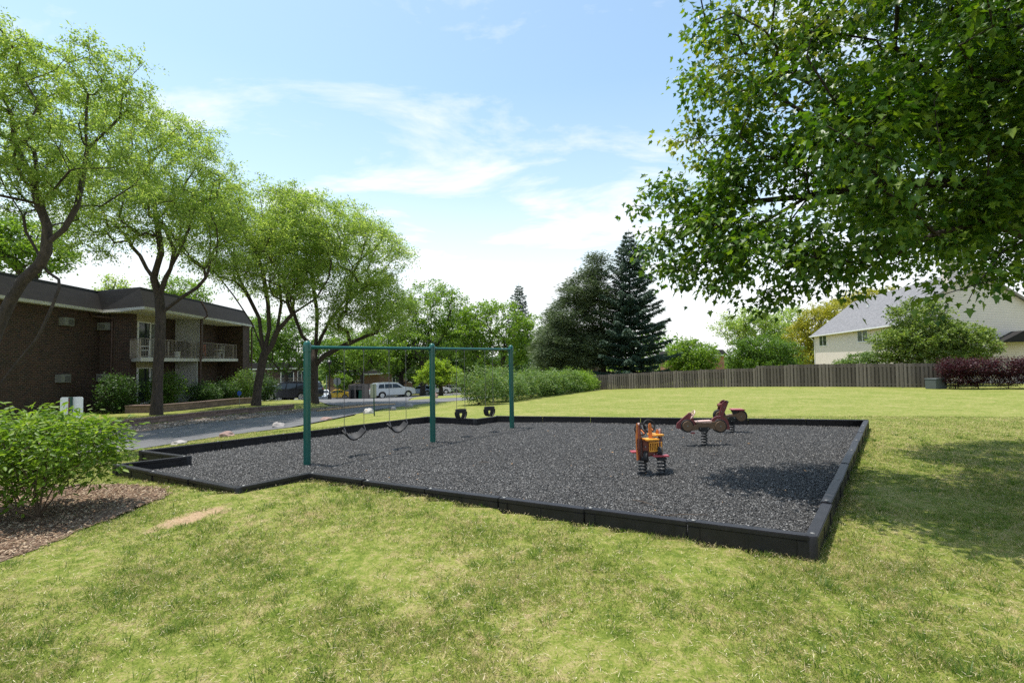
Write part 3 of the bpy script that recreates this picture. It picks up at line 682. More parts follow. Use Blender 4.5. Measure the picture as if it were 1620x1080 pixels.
tag(link('rubber_mulch', np_mesh('rubber_mulch', V, FF, SZ, M['shreds'])), 'black and grey shredded rubber mulch filling the play pit', 'mulch', kind='stuff')
Xb = np.array(BEDP); X = rng.uniform(-10.5, -2.5, 60000); Y = rng.uniform(2.5, 7.6, 60000); k = inside(BEDP, X, Y); X, Y = X[k], Y[k]; X = X+rng.normal(size=len(X))*.035; Y = Y+rng.normal(size=len(X))*.035
V, FF, SZ = shards(X, Y, hgt(X, Y)+.016+.012*rng.random(len(X)), .02, .06, 3.2)
tag(link('bark_mulch', np_mesh('bark_mulch', V, FF, SZ, M['chips'])), 'brown bark chips spread under the left shrub', 'mulch', kind='stuff')
# stray chips and straw over pit and lawn
a = resample(RF[3:9], 900); b = resample([Vector((WA[0]+.1, WA[1]+.3, 0)), Vector((-15.8, 18.6, 0)), Vector((WB[0]+.2, WB[1], 0)), ground_at(480, 650)], 900)
t = rng.random((5, 900, 1)); Pq = (a*(1-t)+b*t).reshape(-1, 2)+rng.normal(size=(4500, 2))*.12
V, FF, SZ = shards(Pq[:, 0], Pq[:, 1], hgt(Pq[:, 0], Pq[:, 1])+.03, .03, .12, 1.4, .3)
tag(link('gravel', np_mesh('gravel', V, FF, SZ, M['gravel'])), 'loose pale gravel between the road and the low block wall', 'gravel', kind='stuff')
X = rng.uniform(-3, 5, 70); Y = rng.uniform(5.2, 12.5, 70); k = inside(PITP, X, Y)
V, FF, SZ = shards(X[k], Y[k], pitz(X[k], Y[k])+.03, .02, .06, 4, .2)
tag(link('dry_leaf_scraps', np_mesh('dry_leaf_scraps', V, FF, SZ, M['debris'])), 'dry tan leaf scraps scattered over the rubber mulch', 'leaf litter', kind='stuff')
for k, (p, q) in enumerate([((768, 730), (774, 731.5)), ((756, 730.5), (774, 731)), ((1000, 790), (1035, 799)), ((1046, 815), (1120, 814)), ((806, 806), (848, 820)), ((728, 763), (738, 759))]):
    if k in (0, 4): continue
    a, b = onz(*p, .07), onz(*q, .07); mb = MB(); m_ = (a+b)/2+Vector((.01, .02, .005)); mb.tube([a-m_, (0, 0, 0), b-m_], [.003, .005, .002], 5)
    o = mb.build('dry_twig', M['twig']); o.location = m_
    tag(o, ['', 'short pale dry twig on the mulch right of the middle swing post', 'thin brown twig on the mulch in front of the two spring fire truck', 'long thin twig on the mulch along the near border', '', 'small dry twig on the mulch near the front border'][k], 'twig')

# ------------------------------------------------------------------ play pit border: one fence-like ring of timbers
def center(poly): return Vector((sum(p[0] for p in poly)/len(poly), sum(p[1] for p in poly)/len(poly), 0))
bc = center(PITP); border = thing('playground_border', 'low black plastic timber border around the rubber mulch play pit', 'border', bc)
def timber(p, q, z):
    d = (q-p); L = d.length; a = math.atan2(d.y, d.x); mid = (p+q)/2
    T = Matrix.Translation((mid.x-bc.x, mid.y-bc.y, z)) @ Matrix.Rotation(a, 4, 'Z'); mb = MB(T)
    w = .105; g_ = .006; hb = TH+.06
    mb.box((0, 0, TH-.0225), (L-g_, w, .045)); mb.box((0, 0, TH-.045-.003-(hb-.045-.05)/2), (L-g_-.004, w*.66, hb-.045-.05))
    mb.box((0, 0, TH-hb+.024), (L-g_, w*.95, .048))
    for s in (-1, 1): mb.box((s*(L/2-.065), 0, TH-.048-(hb-.1)/2), (.115, w*.93, hb-.1-.004))
    mb.box((0, 0, TH-.05-(hb-.1)/2), (.04, w*.78, hb-.102))
    o = mb.build('timber', M['plastic_black'], border, bevel=.007, smooth=True)
    e = MB(T); e.lathe([(.0, .0), (.021, 0), (.021, .006), (.012, .011), (0, .011)], 10, (L/2-.06, 0, TH)); e.build('stake_cap', M['cap_metal'], o)
for i in range(len(PIT)):
    p, q = PIT[i], PIT[(i+1) % len(PIT)]
    d = q-p; n = max(1, round(d.length/1.33))
    if i == 0: n = 6
    nv = Vector((d.y, -d.x, 0)).normalized()      # inward or outward, both fine
    for k in range(n):
        a = p+d*k/n; b = p+d*(k+1)/n
        jz = lambda: random.uniform(-.008, .008)
        timber(Vector((a.x, a.y, 0))+nv*random.uniform(-.006, .006), Vector((b.x, b.y, 0))+nv*random.uniform(-.006, .006), jz())
for p in PIT:
    mb = MB(); mb.lathe([(.058, -.03), (.058, TH-.012), (.05, TH+.004), (.0, TH+.006)], 14, (p.x-bc.x, p.y-bc.y, 0)); mb.build('corner_post', M['plastic_black'], border, smooth=True)

# ------------------------------------------------------------------ swing set
ZM = .045
P1, P2, P3 = onz(485.8, 735, ZM), onz(683, 698.5, ZM), onz(810, 676, ZM)
P2 = P1+(P3-P1)*((P2-P1).length/(P3-P1).length)
ZB = 2.19; sw = thing('swing_set', 'green metal swing frame with three posts and two top rails', 'swing set', (P1.x, P1.y, ZM))
ud = (P3-P1).normalized()
for p, rr in ((P1, .064), (P2, .064), (P3, .064)):
    q = p-Vector((P1.x, P1.y, ZM)); q.z = 0
    mb = MB(); mb.lathe([(rr, -.15), (rr, ZB-.06-ZM)], 24, q); o = mb.build('post', M['green'], sw, smooth=True)
    mb = MB(); z0 = ZB-.06-ZM; mb.lathe([(rr+.006, z0-.02), (rr+.006, z0+.095), (rr+.004, z0+.11), (rr*.93, z0+.14), (rr*.7, z0+.165), (rr*.38, z0+.18), (0, z0+.185)], 24, q)
    mb.build('post_cap', M['green'], o, smooth=True)
    for a in (0, 2.1, 4.2):
        mb = MB(); mb.lathe([(.011, 0), (.011, .012), (.004, .014)], 8, q+Vector((math.cos(a)*(rr+.002), math.sin(a)*(rr+.002), z0+.075)))
        mb.build('bolt', M['cap_metal'], o)
for a, b in ((P1, P2), (P2, P3)):
    A_ = a-Vector((P1.x, P1.y, ZM)); B_ = b-Vector((P1.x, P1.y, ZM)); A_.z = B_.z = ZB-ZM
    mb = MB(); mb.tube([A_+ud*.06, B_-ud*.06], .031, 16)
    mb.tube([A_+ud*.055, A_+ud*.14], .040, 16); mb.tube([B_-ud*.14, B_-ud*.055], .040, 16)
    mb.build('top_rail', M['green'], sw, smooth=True)
def on_line(px):
    d = ray(px, 600); n = Vector((ud.y, -ud.x, 0)); t = n.dot(Vector((P1.x, P1.y, 0)))/n.dot(Vector((d.x, d.y, 0))); return Vector((d.x*t, d.y*t, 0))
def chain(parent, a, b, hanger=True):
    a = Vector(a); b = Vector(b); n = int((a-b).length/.021); pts = [a.lerp(b, i/n) for i in range(n+1)]
    mb = MB(); mb.tube(pts, [.0072 if i % 2 else .0042 for i in range(n+1)], 5)
    o = mb.build('chain', M['chain'], parent)
    h = MB(); h.tube([a+Vector((0, 0, -.0)), a+Vector((0, 0, .04))], .012, 8); h.tube([a+Vector((0, 0, .045))-ud*.02, a+Vector((0, 0, .045))+ud*.02], .016, 8); h.build('hanger', M['cap_metal'], o)
def belt_swing(pa, pb, zlow, label):
    a, b = on_line(pa), on_line(pb); c = (a+b)/2; w = (b-a).length; sag = .165
    t = thing('belt_swing', label, 'swing', (c.x, c.y, zlow), 0, 'belt swings hung from the left rail'); T = Matrix.Rotation(math.atan2(ud.y, ud.x), 4, 'Z')
    T2 = T @ Matrix.Translation((0, 0, sag)) @ Matrix.Rotation(math.radians(22), 4, 'X') @ Matrix.Translation((0, 0, -sag))
    mb = MB(T2); n = 16; top = []; prof = []
    for i in range(n+1):
        u = -1+2*i/n; prof.append((u*w/2*(1.0+.12*(1-abs(u))), sag*abs(u)**1.9))
    th = .030
    nrm = []
    for i in range(n+1):
        p0 = prof[max(i-1, 0)]; p1 = prof[min(i+1, n)]; dx, dz = p1[0]-p0[0], p1[1]-p0[1]; l = math.hypot(dx, dz); nrm.append((-dz/l, dx/l))
    poly = [(p[0]-m_[0]*th/2, p[1]-m_[1]*th/2) for p, m_ in zip(prof, nrm)]+[(p[0]+m_[0]*th/2, p[1]+m_[1]*th/2) for p, m_ in reversed(list(zip(prof, nrm)))]
    k = n+1; vs = []; fs = []
    for y in (-.075, .075): vs += [(x, y, z) for x, z in poly]
    K = len(poly)
    for i in range(K): j = (i+1) % K; fs.append((i, j, K+j, K+i))
    for i in range(n): fs += [(i, i+1, K-2-i, K-1-i), (K+K-1-i, K+K-2-i, K+i+1, K+i)]
    mb.add(vs, fs); mb.build('seat', M['rubber'], t, smooth=True)
    for s in (-1, 1):
        cb = T @ Vector((s*w/2, 0, sag)); 
        m3 = MB(T); tri = [(s*w/2, -.06, sag-.005), (s*w/2, .06, sag-.005), (s*w/2, 0, sag+.09)]
        m3.tube(tri, .006, 6, closed=True); m3.build('hanger_triangle', M['chain'], t)
        chain(t, (cb.x, cb.y, ZB-zlow-.075), (cb.x, cb.y, sag+.09))
belt_swing(544.5, 575.5, .385, 'black belt swing nearest the left green post')
belt_swing(615.5, 642, .40, 'black belt swing nearest the middle green post')
def bucket_swing(pa, pb, ztop, label):
    a, b = on_line(pa), on_line(pb); c = (a+b)/2; w = (b-a).length; zb = ztop-.25
    t = thing('bucket_swing', label, 'swing', (c.x, c.y, zb), 0, 'toddler bucket swings hung from the right rail'); T = Matrix.Rotation(math.atan2(ud.y, ud.x), 4, 'Z')
    mb = MB(T); n = 24; rx, ry = w/2+.01, .115; H = .25
    for (z0, z1, o1, o2) in ((H-.085, H, 0, .02),):
        vs = []; 
        for zz_, k in ((z0, 1), (z1, 1.04), (z1, .86), (z0, .86)):
            vs += [(rx*k*math.cos(2*math.pi*i/n), ry*k*math.sin(2*math.pi*i/n), zz_) for i in range(n)]
        fs = [(r*n+i, r*n+(i+1) % n, ((r+1) % 4)*n+(i+1) % n, ((r+1) % 4)*n+i) for r in range(4) for i in range(n)]
        mb.add(vs, fs)
    mb.build('seat_band', M['rubber'], t, smooth=True)
    def sling(axis, wid, rr):
        m2 = MB(T); K = 12; vs = []; fs = []
        for i in range(K+1):
            an = math.pi*i/K; x = -rr*math.cos(an)*.93; z = (H-.07)*(1-math.sin(an)**.8)
            for k, th in ((-.5, 1), (.5, 1), (.5, .86), (-.5, .86)):
                p = (x*th, k*wid, z+(1-th)*.10); vs.append(p if axis == 0 else (p[1], p[0], p[2]))
        for i in range(K):
            for r in range(4): fs.append((i*4+r, i*4+(r+1) % 4, (i+1)*4+(r+1) % 4, (i+1)*4+r))
        m2.add(vs, fs); return m2.build('seat_sling', M['rubber'], t, smooth=True)
    sling(0, .16, rx); sling(1, .075, ry)
    for s in (-1, 1):
        cb = T @ Vector((s*w/2, 0, H)); chain(t, (cb.x, cb.y, ZB-zb-.075), (cb.x, cb.y, H+.01))
bucket_swing(722, 735, .715, 'black bucket swing nearest the middle green post')
bucket_swing(767.5, 779.5, .69, 'black bucket swing nearest the right green post')

# ------------------------------------------------------------------ spring riders
def spring(root, x, y, z0, z1, R=.055, r=.012, turns=5.5, name='spring'):
    mb = MB(); n = int(turns*14); mb.tube([(x+R*math.cos(2*math.pi*turns*i/n), y+R*math.sin(2*math.pi*turns*i/n), z0+(z1-z0)*i/n) for i in range(n+1)], r, 8)
    mb.lathe([(R+.03, z0-.012), (R+.03, z0+.008), (0, z0+.01)], 16, (x, y, 0))
    return mb.build(name, M['rubber'], root, smooth=True)
def wheel_parts(root, x, z, R, Rd, yoff=.03, disc='brown_panel', th=.03):
    for s in (-1, 1):
        mb = MB(); y = s*yoff; mb.lathe([(R*.55, y-th/2), (R-.006, y-th/2), (R, y-th/4), (R, y+th/4), (R-.006, y+th/2), (R*.55, y+th/2)], 32, (x, 0, z), 'y')
        o = mb.build('wheel', M['rubber'], root, smooth=True)
        y2 = s*(yoff+th*.5+.012)
        mb = MB(); mb.lathe([(0, y2-.012), (Rd-.003, y2-.012), (Rd, y2-.008), (Rd, y2+.008), (Rd-.003, y2+.012), (0, y2+.012)], 32, (x, 0, z), 'y'); mb.build('wheel_disc', M[disc], o, smooth=True)
        mb = MB(); y3 = y2+s*.016; mb.lathe([(0, y3-.006), (.014, y3-.005), (.014, y3+.005), (0, y3+.006)], 10, (x, 0, z), 'y'); mb.build('hub_bolt', M['cap_metal'], o, smooth=True)
# small car rider
b2 = onz(1114.5, 704.5, ZM); s2 = .001255*b2.y/10.25
r2 = thing('spring_rider_car', 'maroon and tan spring rider shaped like an open car with a steering wheel', 'spring rider', (b2.x, b2.y, ZM), math.radians(-3))
q2 = lambda zx, zy: ((zx-595)*s2, (925-zy)*s2)
def plate(root, name, pts, q, y0, y1, mat, bev=.004):
    mb = MB(); mb.prism([q(*p) for p in pts], y0, y1); return mb.build(name, M[mat], root, bevel=bev, smooth=True)
plate(r2, 'front_panel', [(140, 635), (138, 590), (152, 545), (250, 455), (352, 372), (372, 366), (392, 388), (445, 540), (470, 590), (300, 600), (215, 648)], q2, -.018, .018, 'plum')
arc = lambda cx, cy, R, a0, a1, n: [(cx+R*math.cos(math.radians(a0+(a1-a0)*i/n)), cy-R*math.sin(math.radians(a0+(a1-a0)*i/n))) for i in range(n+1)]
plate(r2, 'rear_fender', arc(850, 590, 160, 165, 30, 8)+[(1012, 580), (1020, 640), (1010, 655), (955, 658)]+arc(850, 595, 100, -25, -150, 6)+[(700, 640), (700, 540)], q2, -.018, .018, 'plum')
plate(r2, 'body_beam', arc(310, 590, 84, 20, 90, 4)[::-1][:0]+[(390, 588), (465, 570), (448, 528), (500, 520), (700, 528), (780, 520), (850, 512), (850, 680), (790, 668), (720, 640), (640, 640), (500, 652), (430, 662), (370, 672)], q2, -.060, .060, 'brown_panel')
wheel_parts(r2, *q2(310, 590), 108*s2, 84*s2, .038)
wheel_parts(r2, *q2(850, 597), 114*s2, 86*s2, .038)
plate(r2, 'seat', [(440, 512), (560, 506), (712, 500), (716, 522), (690, 540), (560, 538), (440, 528)], q2, -.085, .085, 'seat_pink', .006)
mb = MB(); c = q2(408, 405); T = Matrix.Translation((c[0], 0, c[1])) @ Matrix.Rotation(math.radians(-62), 4, 'Y'); R = 78*s2
mb.T = T; mb.tube([(R*math.cos(a*math.pi/12), R*math.sin(a*math.pi/12), 0) for a in range(24)], .011, 8, closed=True)
for a in (90, 210, 330): mb.tube([(0, 0, 0), (R*math.cos(math.radians(a)), R*math.sin(math.radians(a)), 0)], .009, 6)
mb.lathe([(.025, -.01), (.025, .012), (0, .014)], 12); mb.build('steering_wheel', M['seat_pink'], r2, smooth=True)
plate(r2, 'footrest', [(350, 694), (420, 690), (430, 705), (395, 718), (355, 710)], q2, -.11, .11, 'plum')
plate(r2, 'spring_mount', [(492, 612), (655, 608), (680, 640), (640, 662), (640, 690), (530, 690), (530, 662), (492, 650)], q2, -.10, .10, 'rubber')
for zx, zy in ((508, 628), (637, 630), (574, 684), (378, 415), (362, 386), (815, 482)):
    c = q2(zx, zy)
    for s in (-1, 1):
        mb = MB(); mb.lathe([(0, s*.10-.006), (.011, s*.10-.005), (.011, s*.10+.005), (0, s*.10+.006)] if zx > 450 and zx < 700 else [(0, s*.022-.006), (.009, s*.022-.005), (.009, s*.022+.005), (0, s*.022+.006)], 8, (c[0], 0, c[1]), 'y')
        mb.build('bolt', M['cap_metal'], r2)
spring(r2, 0, 0, -.01, q2(0, 690)[1], .058*1.0, .012, 5.2)
# motorbike rider
b3 = onz(1158.5, 684, ZM); s3 = .00146*b3.y/12.0
r3 = thing('spring_rider_motorbike', 'maroon and tan spring rider shaped like a motorbike, behind the car rider', 'spring rider', (b3.x, b3.y, ZM), math.radians(-4))
q3 = lambda zx, zy: ((zx-1058)*s3, (690-zy)*s3)
wheel_parts(r3, *q3(850, 395), 98*s3, 72*s3, .034)
wheel_parts(r3, *q3(1195, 412), 112*s3, 80*s3, .034)
plate(r3, 'body_beam', [(795, 370), (880, 368), (905, 402), (1000, 388), (1100, 372), (1150, 352), (1200, 345), (1210, 480), (1160, 470), (1110, 440), (1000, 470), (940, 466), (880, 448), (800, 430)], q3, -.072, .072, 'brown_panel')
for s in (-1, 1):
    plate(r3, 'fork', [(812, 425), (868, 205), (900, 165), (940, 140), (975, 142), (986, 170), (940, 290), (915, 345), (882, 440)], q3, s*.092-.012, s*.092+.012, 'plum')
mb = MB(); c = q3(868, 228); mb.lathe([(0, -.09), (30*s3, -.085), (36*s3, -.05), (36*s3, .05), (30*s3, .085), (0, .09)], 16, (c[0], 0, c[1]), 'y'); mb.build('headlight', M['rust_panel'], r3, smooth=True)
mb = MB(); c = q3(955, 160); mb.tube([(c[0], -.2, c[1]), (c[0]+.01, -.05, c[1]), (c[0]+.01, .05, c[1]), (c[0], .2, c[1])], .016, 10); mb.build('handlebar', M['rubber'], r3, smooth=True)
plate(r3, 'seat', [(1045, 294), (1060, 288), (1240, 290), (1256, 300), (1240, 312), (1050, 308)], q3, -.125, .125, 'seat_red', .005)
plate(r3, 'seat_support', [(1052, 310), (1240, 314), (1190, 335), (1120, 345), (1112, 372), (1082, 376)], q3, -.05, .05, 'rubber')
plate(r3, 'spring_mount', [(965, 424), (1095, 412), (1112, 440), (1100, 470), (1095, 500), (1015, 500), (1010, 470), (965, 455)], q3, -.09, .09, 'rubber')
for zx, zy, yy in ((840, 400, .106), (868, 325, .106), (910, 250, .106), (975, 437, .092), (1078, 432, .092), (1033, 485, .092)):
    c = q3(zx, zy)
    for s in (-1, 1):
        mb = MB(); mb.lathe([(0, s*yy-.005), (.012, s*yy-.004), (.012, s*yy+.004), (0, s*yy+.005)], 8, (c[0], 0, c[1]), 'y'); mb.build('bolt', M['cap_metal'], r3)
spring(r3, 0, 0, -.01, q3(0, 500)[1], .056, .012, 5)
# fire truck rider with two springs, seen from its front
b1 = onz(1031.5, 749, ZM); s1 = .001045*b1.y/7.8
r1 = thing('spring_rider_truck', 'orange and brown two spring rider shaped like a truck front with two steering wheels', 'spring rider', (b1.x, b1.y, ZM), 0)
q1 = lambda zx, zy: ((zx-295)*s1, (965-zy)*s1)
# side panels run front to back
Tl = Matrix.Rotation(math.radians(-24), 4, 'Z')
def side(name, zx, prof, mat, w=.034, yc=0):
    x = (zx-295)*s1; mb = MB(Matrix.Translation((x+.01, yc, 0)) @ Tl); mb.prism(prof, -w/2, w/2, 'yz'); return mb.build(name, M[mat], r1, bevel=.005, smooth=True)
LP = [(-.17, .30), (-.155, .25), (-.10, .235), (.20, .26), (.24, .34), (.20, .52), (.06, .58), (-.02, .66), (-.05, .80), (-.085, .825), (-.115, .80), (-.13, .70), (-.165, .60)]
side('side_panel', 118, LP, 'rust_panel', .034, .02)
RP = [(-.10, .30), (-.02, .27), (.22, .30), (.24, .48), (.16, .62), (.10, .69), (.05, .70), (.01, .66), (-.05, .56), (-.12, .44)]
side('side_panel', 445, RP, 'rust_panel', .034, .10)
mb = MB(Matrix.Translation(((118-295)*s1+.01, .02, 0)) @ Tl)
mb.prism([(-.028, .24), (.004, .25), (-.004, .34), (-.016, .44), (-.014, .56), (.0, .60), (.0, .70), (.006, .80), (-.004, .835), (-.022, .82), (-.026, .72), (-.036, .62), (-.034, .42)], -.198, -.170)
mb.build('edge_trim', M['orange'], r1, bevel=.006, smooth=True)
mb = MB(Matrix.Translation(((465-295)*s1, .02, 0)) @ Tl); mb.box((.0, -.05, .43), (.02, .02, .16)); mb.build('edge_trim', M['yellow'], r1, bevel=.005)
Fa = Matrix.Translation((0, 0, 0)) @ Matrix.Rotation(math.radians(13), 4, 'Z')
x0, x1 = (150-295)*s1, (440-295)*s1
mb = MB(Fa); mb.prism([(x0, .27), (x1+.0, .29), (x1, .56), (x0, .545)], -.015, .02); mb.build('front_panel', M['rust_panel'], r1, bevel=.004)
mb = MB(Fa); a, b = (240-295)*s1, (405-295)*s1; zt, zb_ = .50, .365
for z in (zt, zb_): mb.box(((a+b)/2, -.030, z+.0), (b-a, .02, .022))
for i in range(6): mb.box((a+.01+(b-a-.02)*i/5, -.030, (zt+zb_)/2), (.014, .018, zt-zb_-.024))
mb.build('grille', M['yellow'], r1, bevel=.002)
for (xa, xb, y0, y1, z) in ((165, 372, -.12, .08, .555), (318, 512, -.02, .18, .605)):
    mb = MB(Fa); mb.box((((xa+xb)/2-295)*s1, (y0+y1)/2, z), ((xb-xa)*s1, y1-y0, .026)); mb.build('dash_board', M['yellow'], r1, bevel=.005)
mb = MB(); mb.prism([((255-295)*s1, .56), ((312-295)*s1, .56), ((300-295)*s1, .78), ((290-295)*s1, .805), ((268-295)*s1, .805), ((256-295)*s1, .78)], -.03, .005); mb.build('divider', M['orange'], r1, bevel=.006, smooth=True)
mb = MB(); mb.prism([((402-295)*s1, .61), ((455-295)*s1, .61), ((450-295)*s1, .665), ((430-295)*s1, .69), ((410-295)*s1, .675)], .10, .135); mb.build('divider', M['orange'], r1, bevel=.006, smooth=True)
for (cx, cy, yy) in ((150, 292, .06), (302, 250, .12)):
    x, z = q1(cx, cy); R = .096; T = Matrix.Translation((x, yy, z)) @ Matrix.Rotation(math.radians(10), 4, 'Z') @ Matrix.Rotation(math.radians(78), 4, 'X'); mb = MB(T)
    mb.tube([(R*math.cos(a*math.pi/14), R*math.sin(a*math.pi/14), 0) for a in range(28)], .0125, 8, closed=True)
    for a in (90, 210, 330): mb.tube([(0, 0, 0), (R*math.cos(math.radians(a)), R*math.sin(math.radians(a)), 0)], .011, 6)
    mb.lathe([(.028, -.012), (.028, .014), (0, .016)], 12); o = mb.build('steering_wheel', M['rubber'], r1, smooth=True)
    mb = MB(); mb.tube([(x, yy, z), (x+.04, yy-.06, z-.06)], .012, 6); mb.build('steering_column', M['orange'], r1)
for (cx, z, yy, R) in ((190, .29, -.07, .085), (432, .36, .0, .075)):
    x = (cx-295)*s1; mb = MB(Matrix.Translation((x, yy, z)) @ Tl); mb.lathe([(R*.3, -.03), (R, -.03), (R+.004, 0), (R, .03), (R*.3, .03)], 24, (0, 0, 0), 'x'); mb.build('wheel', M['rubber'], r1, smooth=True)
mb = MB(); mb.box(((415-295)*s1, -.03, (965-682)*s1), (250*s1, .16, .026)); mb.build('footrest', M['seat_red'], r1, bevel=.01, smooth=True)
mb = MB(); mb.box(((30-295)*s1, .0, (965-625)*s1), (110*s1, .15, .022)); mb.build('footrest', M['seat_red'], r1, bevel=.008, smooth=True)
for (cx, z) in ((188, .44), (270, .285), (330, .31), (380, .325), (420, .50), (270, .56)):
    mb = MB(); mb.lathe([(0, -.006), (.011, -.005), (.011, .005), (0, .006)], 8, ((cx-295)*s1, -.035+(cx-295)*s1*.23, z), 'y'); mb.build('bolt', M['cap_metal'], r1)
for cx, yy, z in ((165, 0, .235), (432, -.02, .255)): mb = MB(); mb.box(((cx-295)*s1, yy, z), (.14, .18, .03)); mb.build('spring_mount', M['rubber'], r1, bevel=.005)
spring(r1, (163-295)*s1, .03, -.01, .225, .062, .013, 4.6); spring(r1, (432-295)*s1, -.05, -.01, .245, .062, .013, 4.8)

# ------------------------------------------------------------------ left brick apartment building
OB = Vector((-18.9, 24.5, 0)); bu = Vector((-.129, .992, 0)).normalized(); bv = Vector((bu.y, -bu.x, 0))
TB = Matrix(((bu.x, bv.x, 0, 0), (bu.y, bv.y, 0, 0), (0, 0, 1, 0), (0, 0, 0, 1)))   # local x = receding, y = out to the road
def axis_T(u_, v_, o): return Matrix(((u_.x, v_.x, 0, 0), (u_.y, v_.y, 0, 0), (0, 0, 1, 0), (0, 0, 0, 1)))
bl = thing('apartment_building', 'dark brown brick two storey apartment building with shingled mansard roof and white balcony edges', 'building', OB)
GZB = -1.0; EV = 4.80
mb = MB(TB); wallp = [(-24, -3.2), (1.9, -3.2), (1.9, -2.5), (1.65, -2.5), (1.65, -1.5), (11.4, -1.5), (11.4, .28), (12.6, .28), (12.6, -13), (-24, -13)]
n = len(wallp); mb.add([(x, y, z) for z in (GZB, EV-.0) for x, y in wallp], [(i, (i+1) % n, n+(i+1) % n, n+i) for i in range(n)])
wl = mb.build('wall', M['brick'], bl, uv=True)
def band(name, o1, z1, o2, z2, mat, closed=True, uv=False):
    mb = MB(TB); n = len(o1); vs = [(x, y, z1) for x, y in o1]+[(x, y, z2) for x, y in o2]
    return mb.add(vs, [(i, (i+1) % n, n+(i+1) % n, n+i) for i in range(n)])
e0 = [(-24.4, -2.88), (1.55, -2.88), (-.05, .12), (13.0, .42), (13.0, -13.4), (-24.4, -13.4)]
e1 = [(-24.0, -3.35), (1.9, -3.35), (.42, -.36), (12.55, -.06), (12.55, -12.9), (-24.0, -12.9)]
ef = [(-24.45, -2.84), (1.52, -2.84), (-.12, .17), (13.05, .47), (13.05, -13.45), (-24.45, -13.45)]
mb = MB(TB); mb.prism(ef, EV-.02, EV+.12, 'xy'); mb.build('fascia', M['fascia'], bl)
mb = MB(TB); mb.prism([(1.9, -3.1), (1.9, -1.5), (11.35, -1.45), (11.35, .2), (.1, .05), (1.3, -2.7)], EV-.06, EV-.024, 'xy'); mb.build('soffit', M['cream'], bl)
rf = band('roof', e0, EV+.125, e1, 5.92, None).build('roof', M['shingle_dark'], bl, uv=True)
mb = MB(TB); mb.prism(e1, 5.922, 6.0, 'xy'); mb.build('roof_edge', M['trim_dark'], rf)
# balcony slabs with railings
mb = MB(TB); mb.prism([(1.60, -1.45), (-.02, -.02), (11.3, 0), (11.3, -1.48)], 2.12, 2.31, 'xy')
slab = mb.build('balcony', M['fascia'], bl, bevel=.01)
def railing(parent, pts, zb, h=1.0, sp=.135):
    top = MB(TB); 
    for a, b in zip(pts[:-1], pts[1:]):
        a = Vector((*a, 0)); b = Vector((*b, 0)); L = (b-a).length; n = max(2, int(L/sp)); d = (b-a)/L; ang = math.atan2(d.y, d.x); R = Matrix.Rotation(ang, 3, 'Z')
        top.box((a+b)/2+Vector((0, 0, zb+h)), (L, .045, .03), R); top.box((a+b)/2+Vector((0, 0, zb+.09)), (L, .03, .025), R)
        for i in range(n+1):
            p = a+(b-a)*i/n; w = .045 if i in (0, n) or i % 18 == 0 else .016
            top.box(p+Vector((0, 0, zb+h/2-.02)), (w, w, h-.05), R)
    return top.build('railing', M['rail'], parent)
railing(slab, [(1.45, -1.40), (.10, -.12), (5.4, -.10)], 2.31); railing(slab, [(5.75, -.10), (11.2, -.10)], 2.31)
# partition between balconies, seen face on
mb = MB(TB); mb.box((5.9, -.80, 3.54), (.10, 1.38, 2.44)); mb.build('partition', M['stucco'], bl)
mb = MB(TB); mb.box((5.9, -.85, .85), (.10, 1.28, 2.50)); mb.build('partition', M['stucco'], bl)
mb = MB(TB); mb.box((5.92, .03, 3.5), (.09, .09, 2.5)); mb.tube([(5.62, .10, 5.9), (5.62, .42, 5.3), (5.62, .50, 4.95), (5.62, .12, 4.7), (5.62, .10, -.4)], .06, 8); mb.build('downspout', M['downspout'], bl)
mb = MB(TB); mb.tube([(12.75, .5, 4.95), (12.7, .40, 4.6), (12.7, .38, -.6)], .06, 8); mb.build('downspout', M['downspout'], bl)
mb = MB(TB); mb.tube([(1.05, -3.1, 4.75), (1.2, -3.13, 4.55), (1.75, -2.40, 4.50), (1.60, -2.42, 4.3), (1.60, -2.42, -.3)], .05, 8); mb.build('downspout', M['downspout'], bl)
mb = MB(TB); mb.tube([(-5.6, -2.75, 5.6), (-5.3, -3.0, 4.7), (-5.3, -3.1, 4.4), (-5.3, -3.1, -.3)], .055, 8); mb.build('downspout', M['downspout'], bl)
def sliding_door(u0, u1, z0, z1, v=-1.5, head=.3):
    f = MB(TB); w = .055; vv = v+.03
    for c, d in ((((u0+u1)/2, vv, z1-w/2), (u1-u0, .08, w)), (((u0+u1)/2, vv, z0+w/2), (u1-u0, .08, w)), ((u0+w/2, vv, (z0+z1)/2), (w, .08, z1-z0-2*w)), ((u1-w/2, vv, (z0+z1)/2), (w, .08, z1-z0-2*w)), (((u0+u1)/2, vv+.005, (z0+z1)/2), (w*1.2, .08, z1-z0-2*w))): f.box(c, d)
    o = f.build('sliding_door', M['white'], bl)
    g_ = MB(TB); g_.box(((u0+u1)/2, v+.02, (z0+z1)/2), (u1-u0-.12, .02, z1-z0-.12)); g_.build('pane', M['glass'], o)
    c_ = MB(TB); c_.box(((u0+u1)/2+.02+(u1-u0)*.22, v+.035, (z0+z1)/2), ((u1-u0)*.38, .008, z1-z0-.14)); c_.build('curtain', M['curtain'], o)
    if head: s_ = MB(TB); s_.box(((u0+u1)/2, v+.015, z1+head/2+.002), (u1-u0+.1, .03, head)); s_.build('head_panel', M['tan_siding'], bl, uv=True)
sliding_door(2.15, 4.35, 2.33, 4.36, head=.40); sliding_door(2.15, 4.35, -.22, 1.80, head=.31)
sliding_door(6.4, 8.1, 2.33, 4.32, head=.40); sliding_door(6.6, 8.4, -.35, 1.70, head=.38)
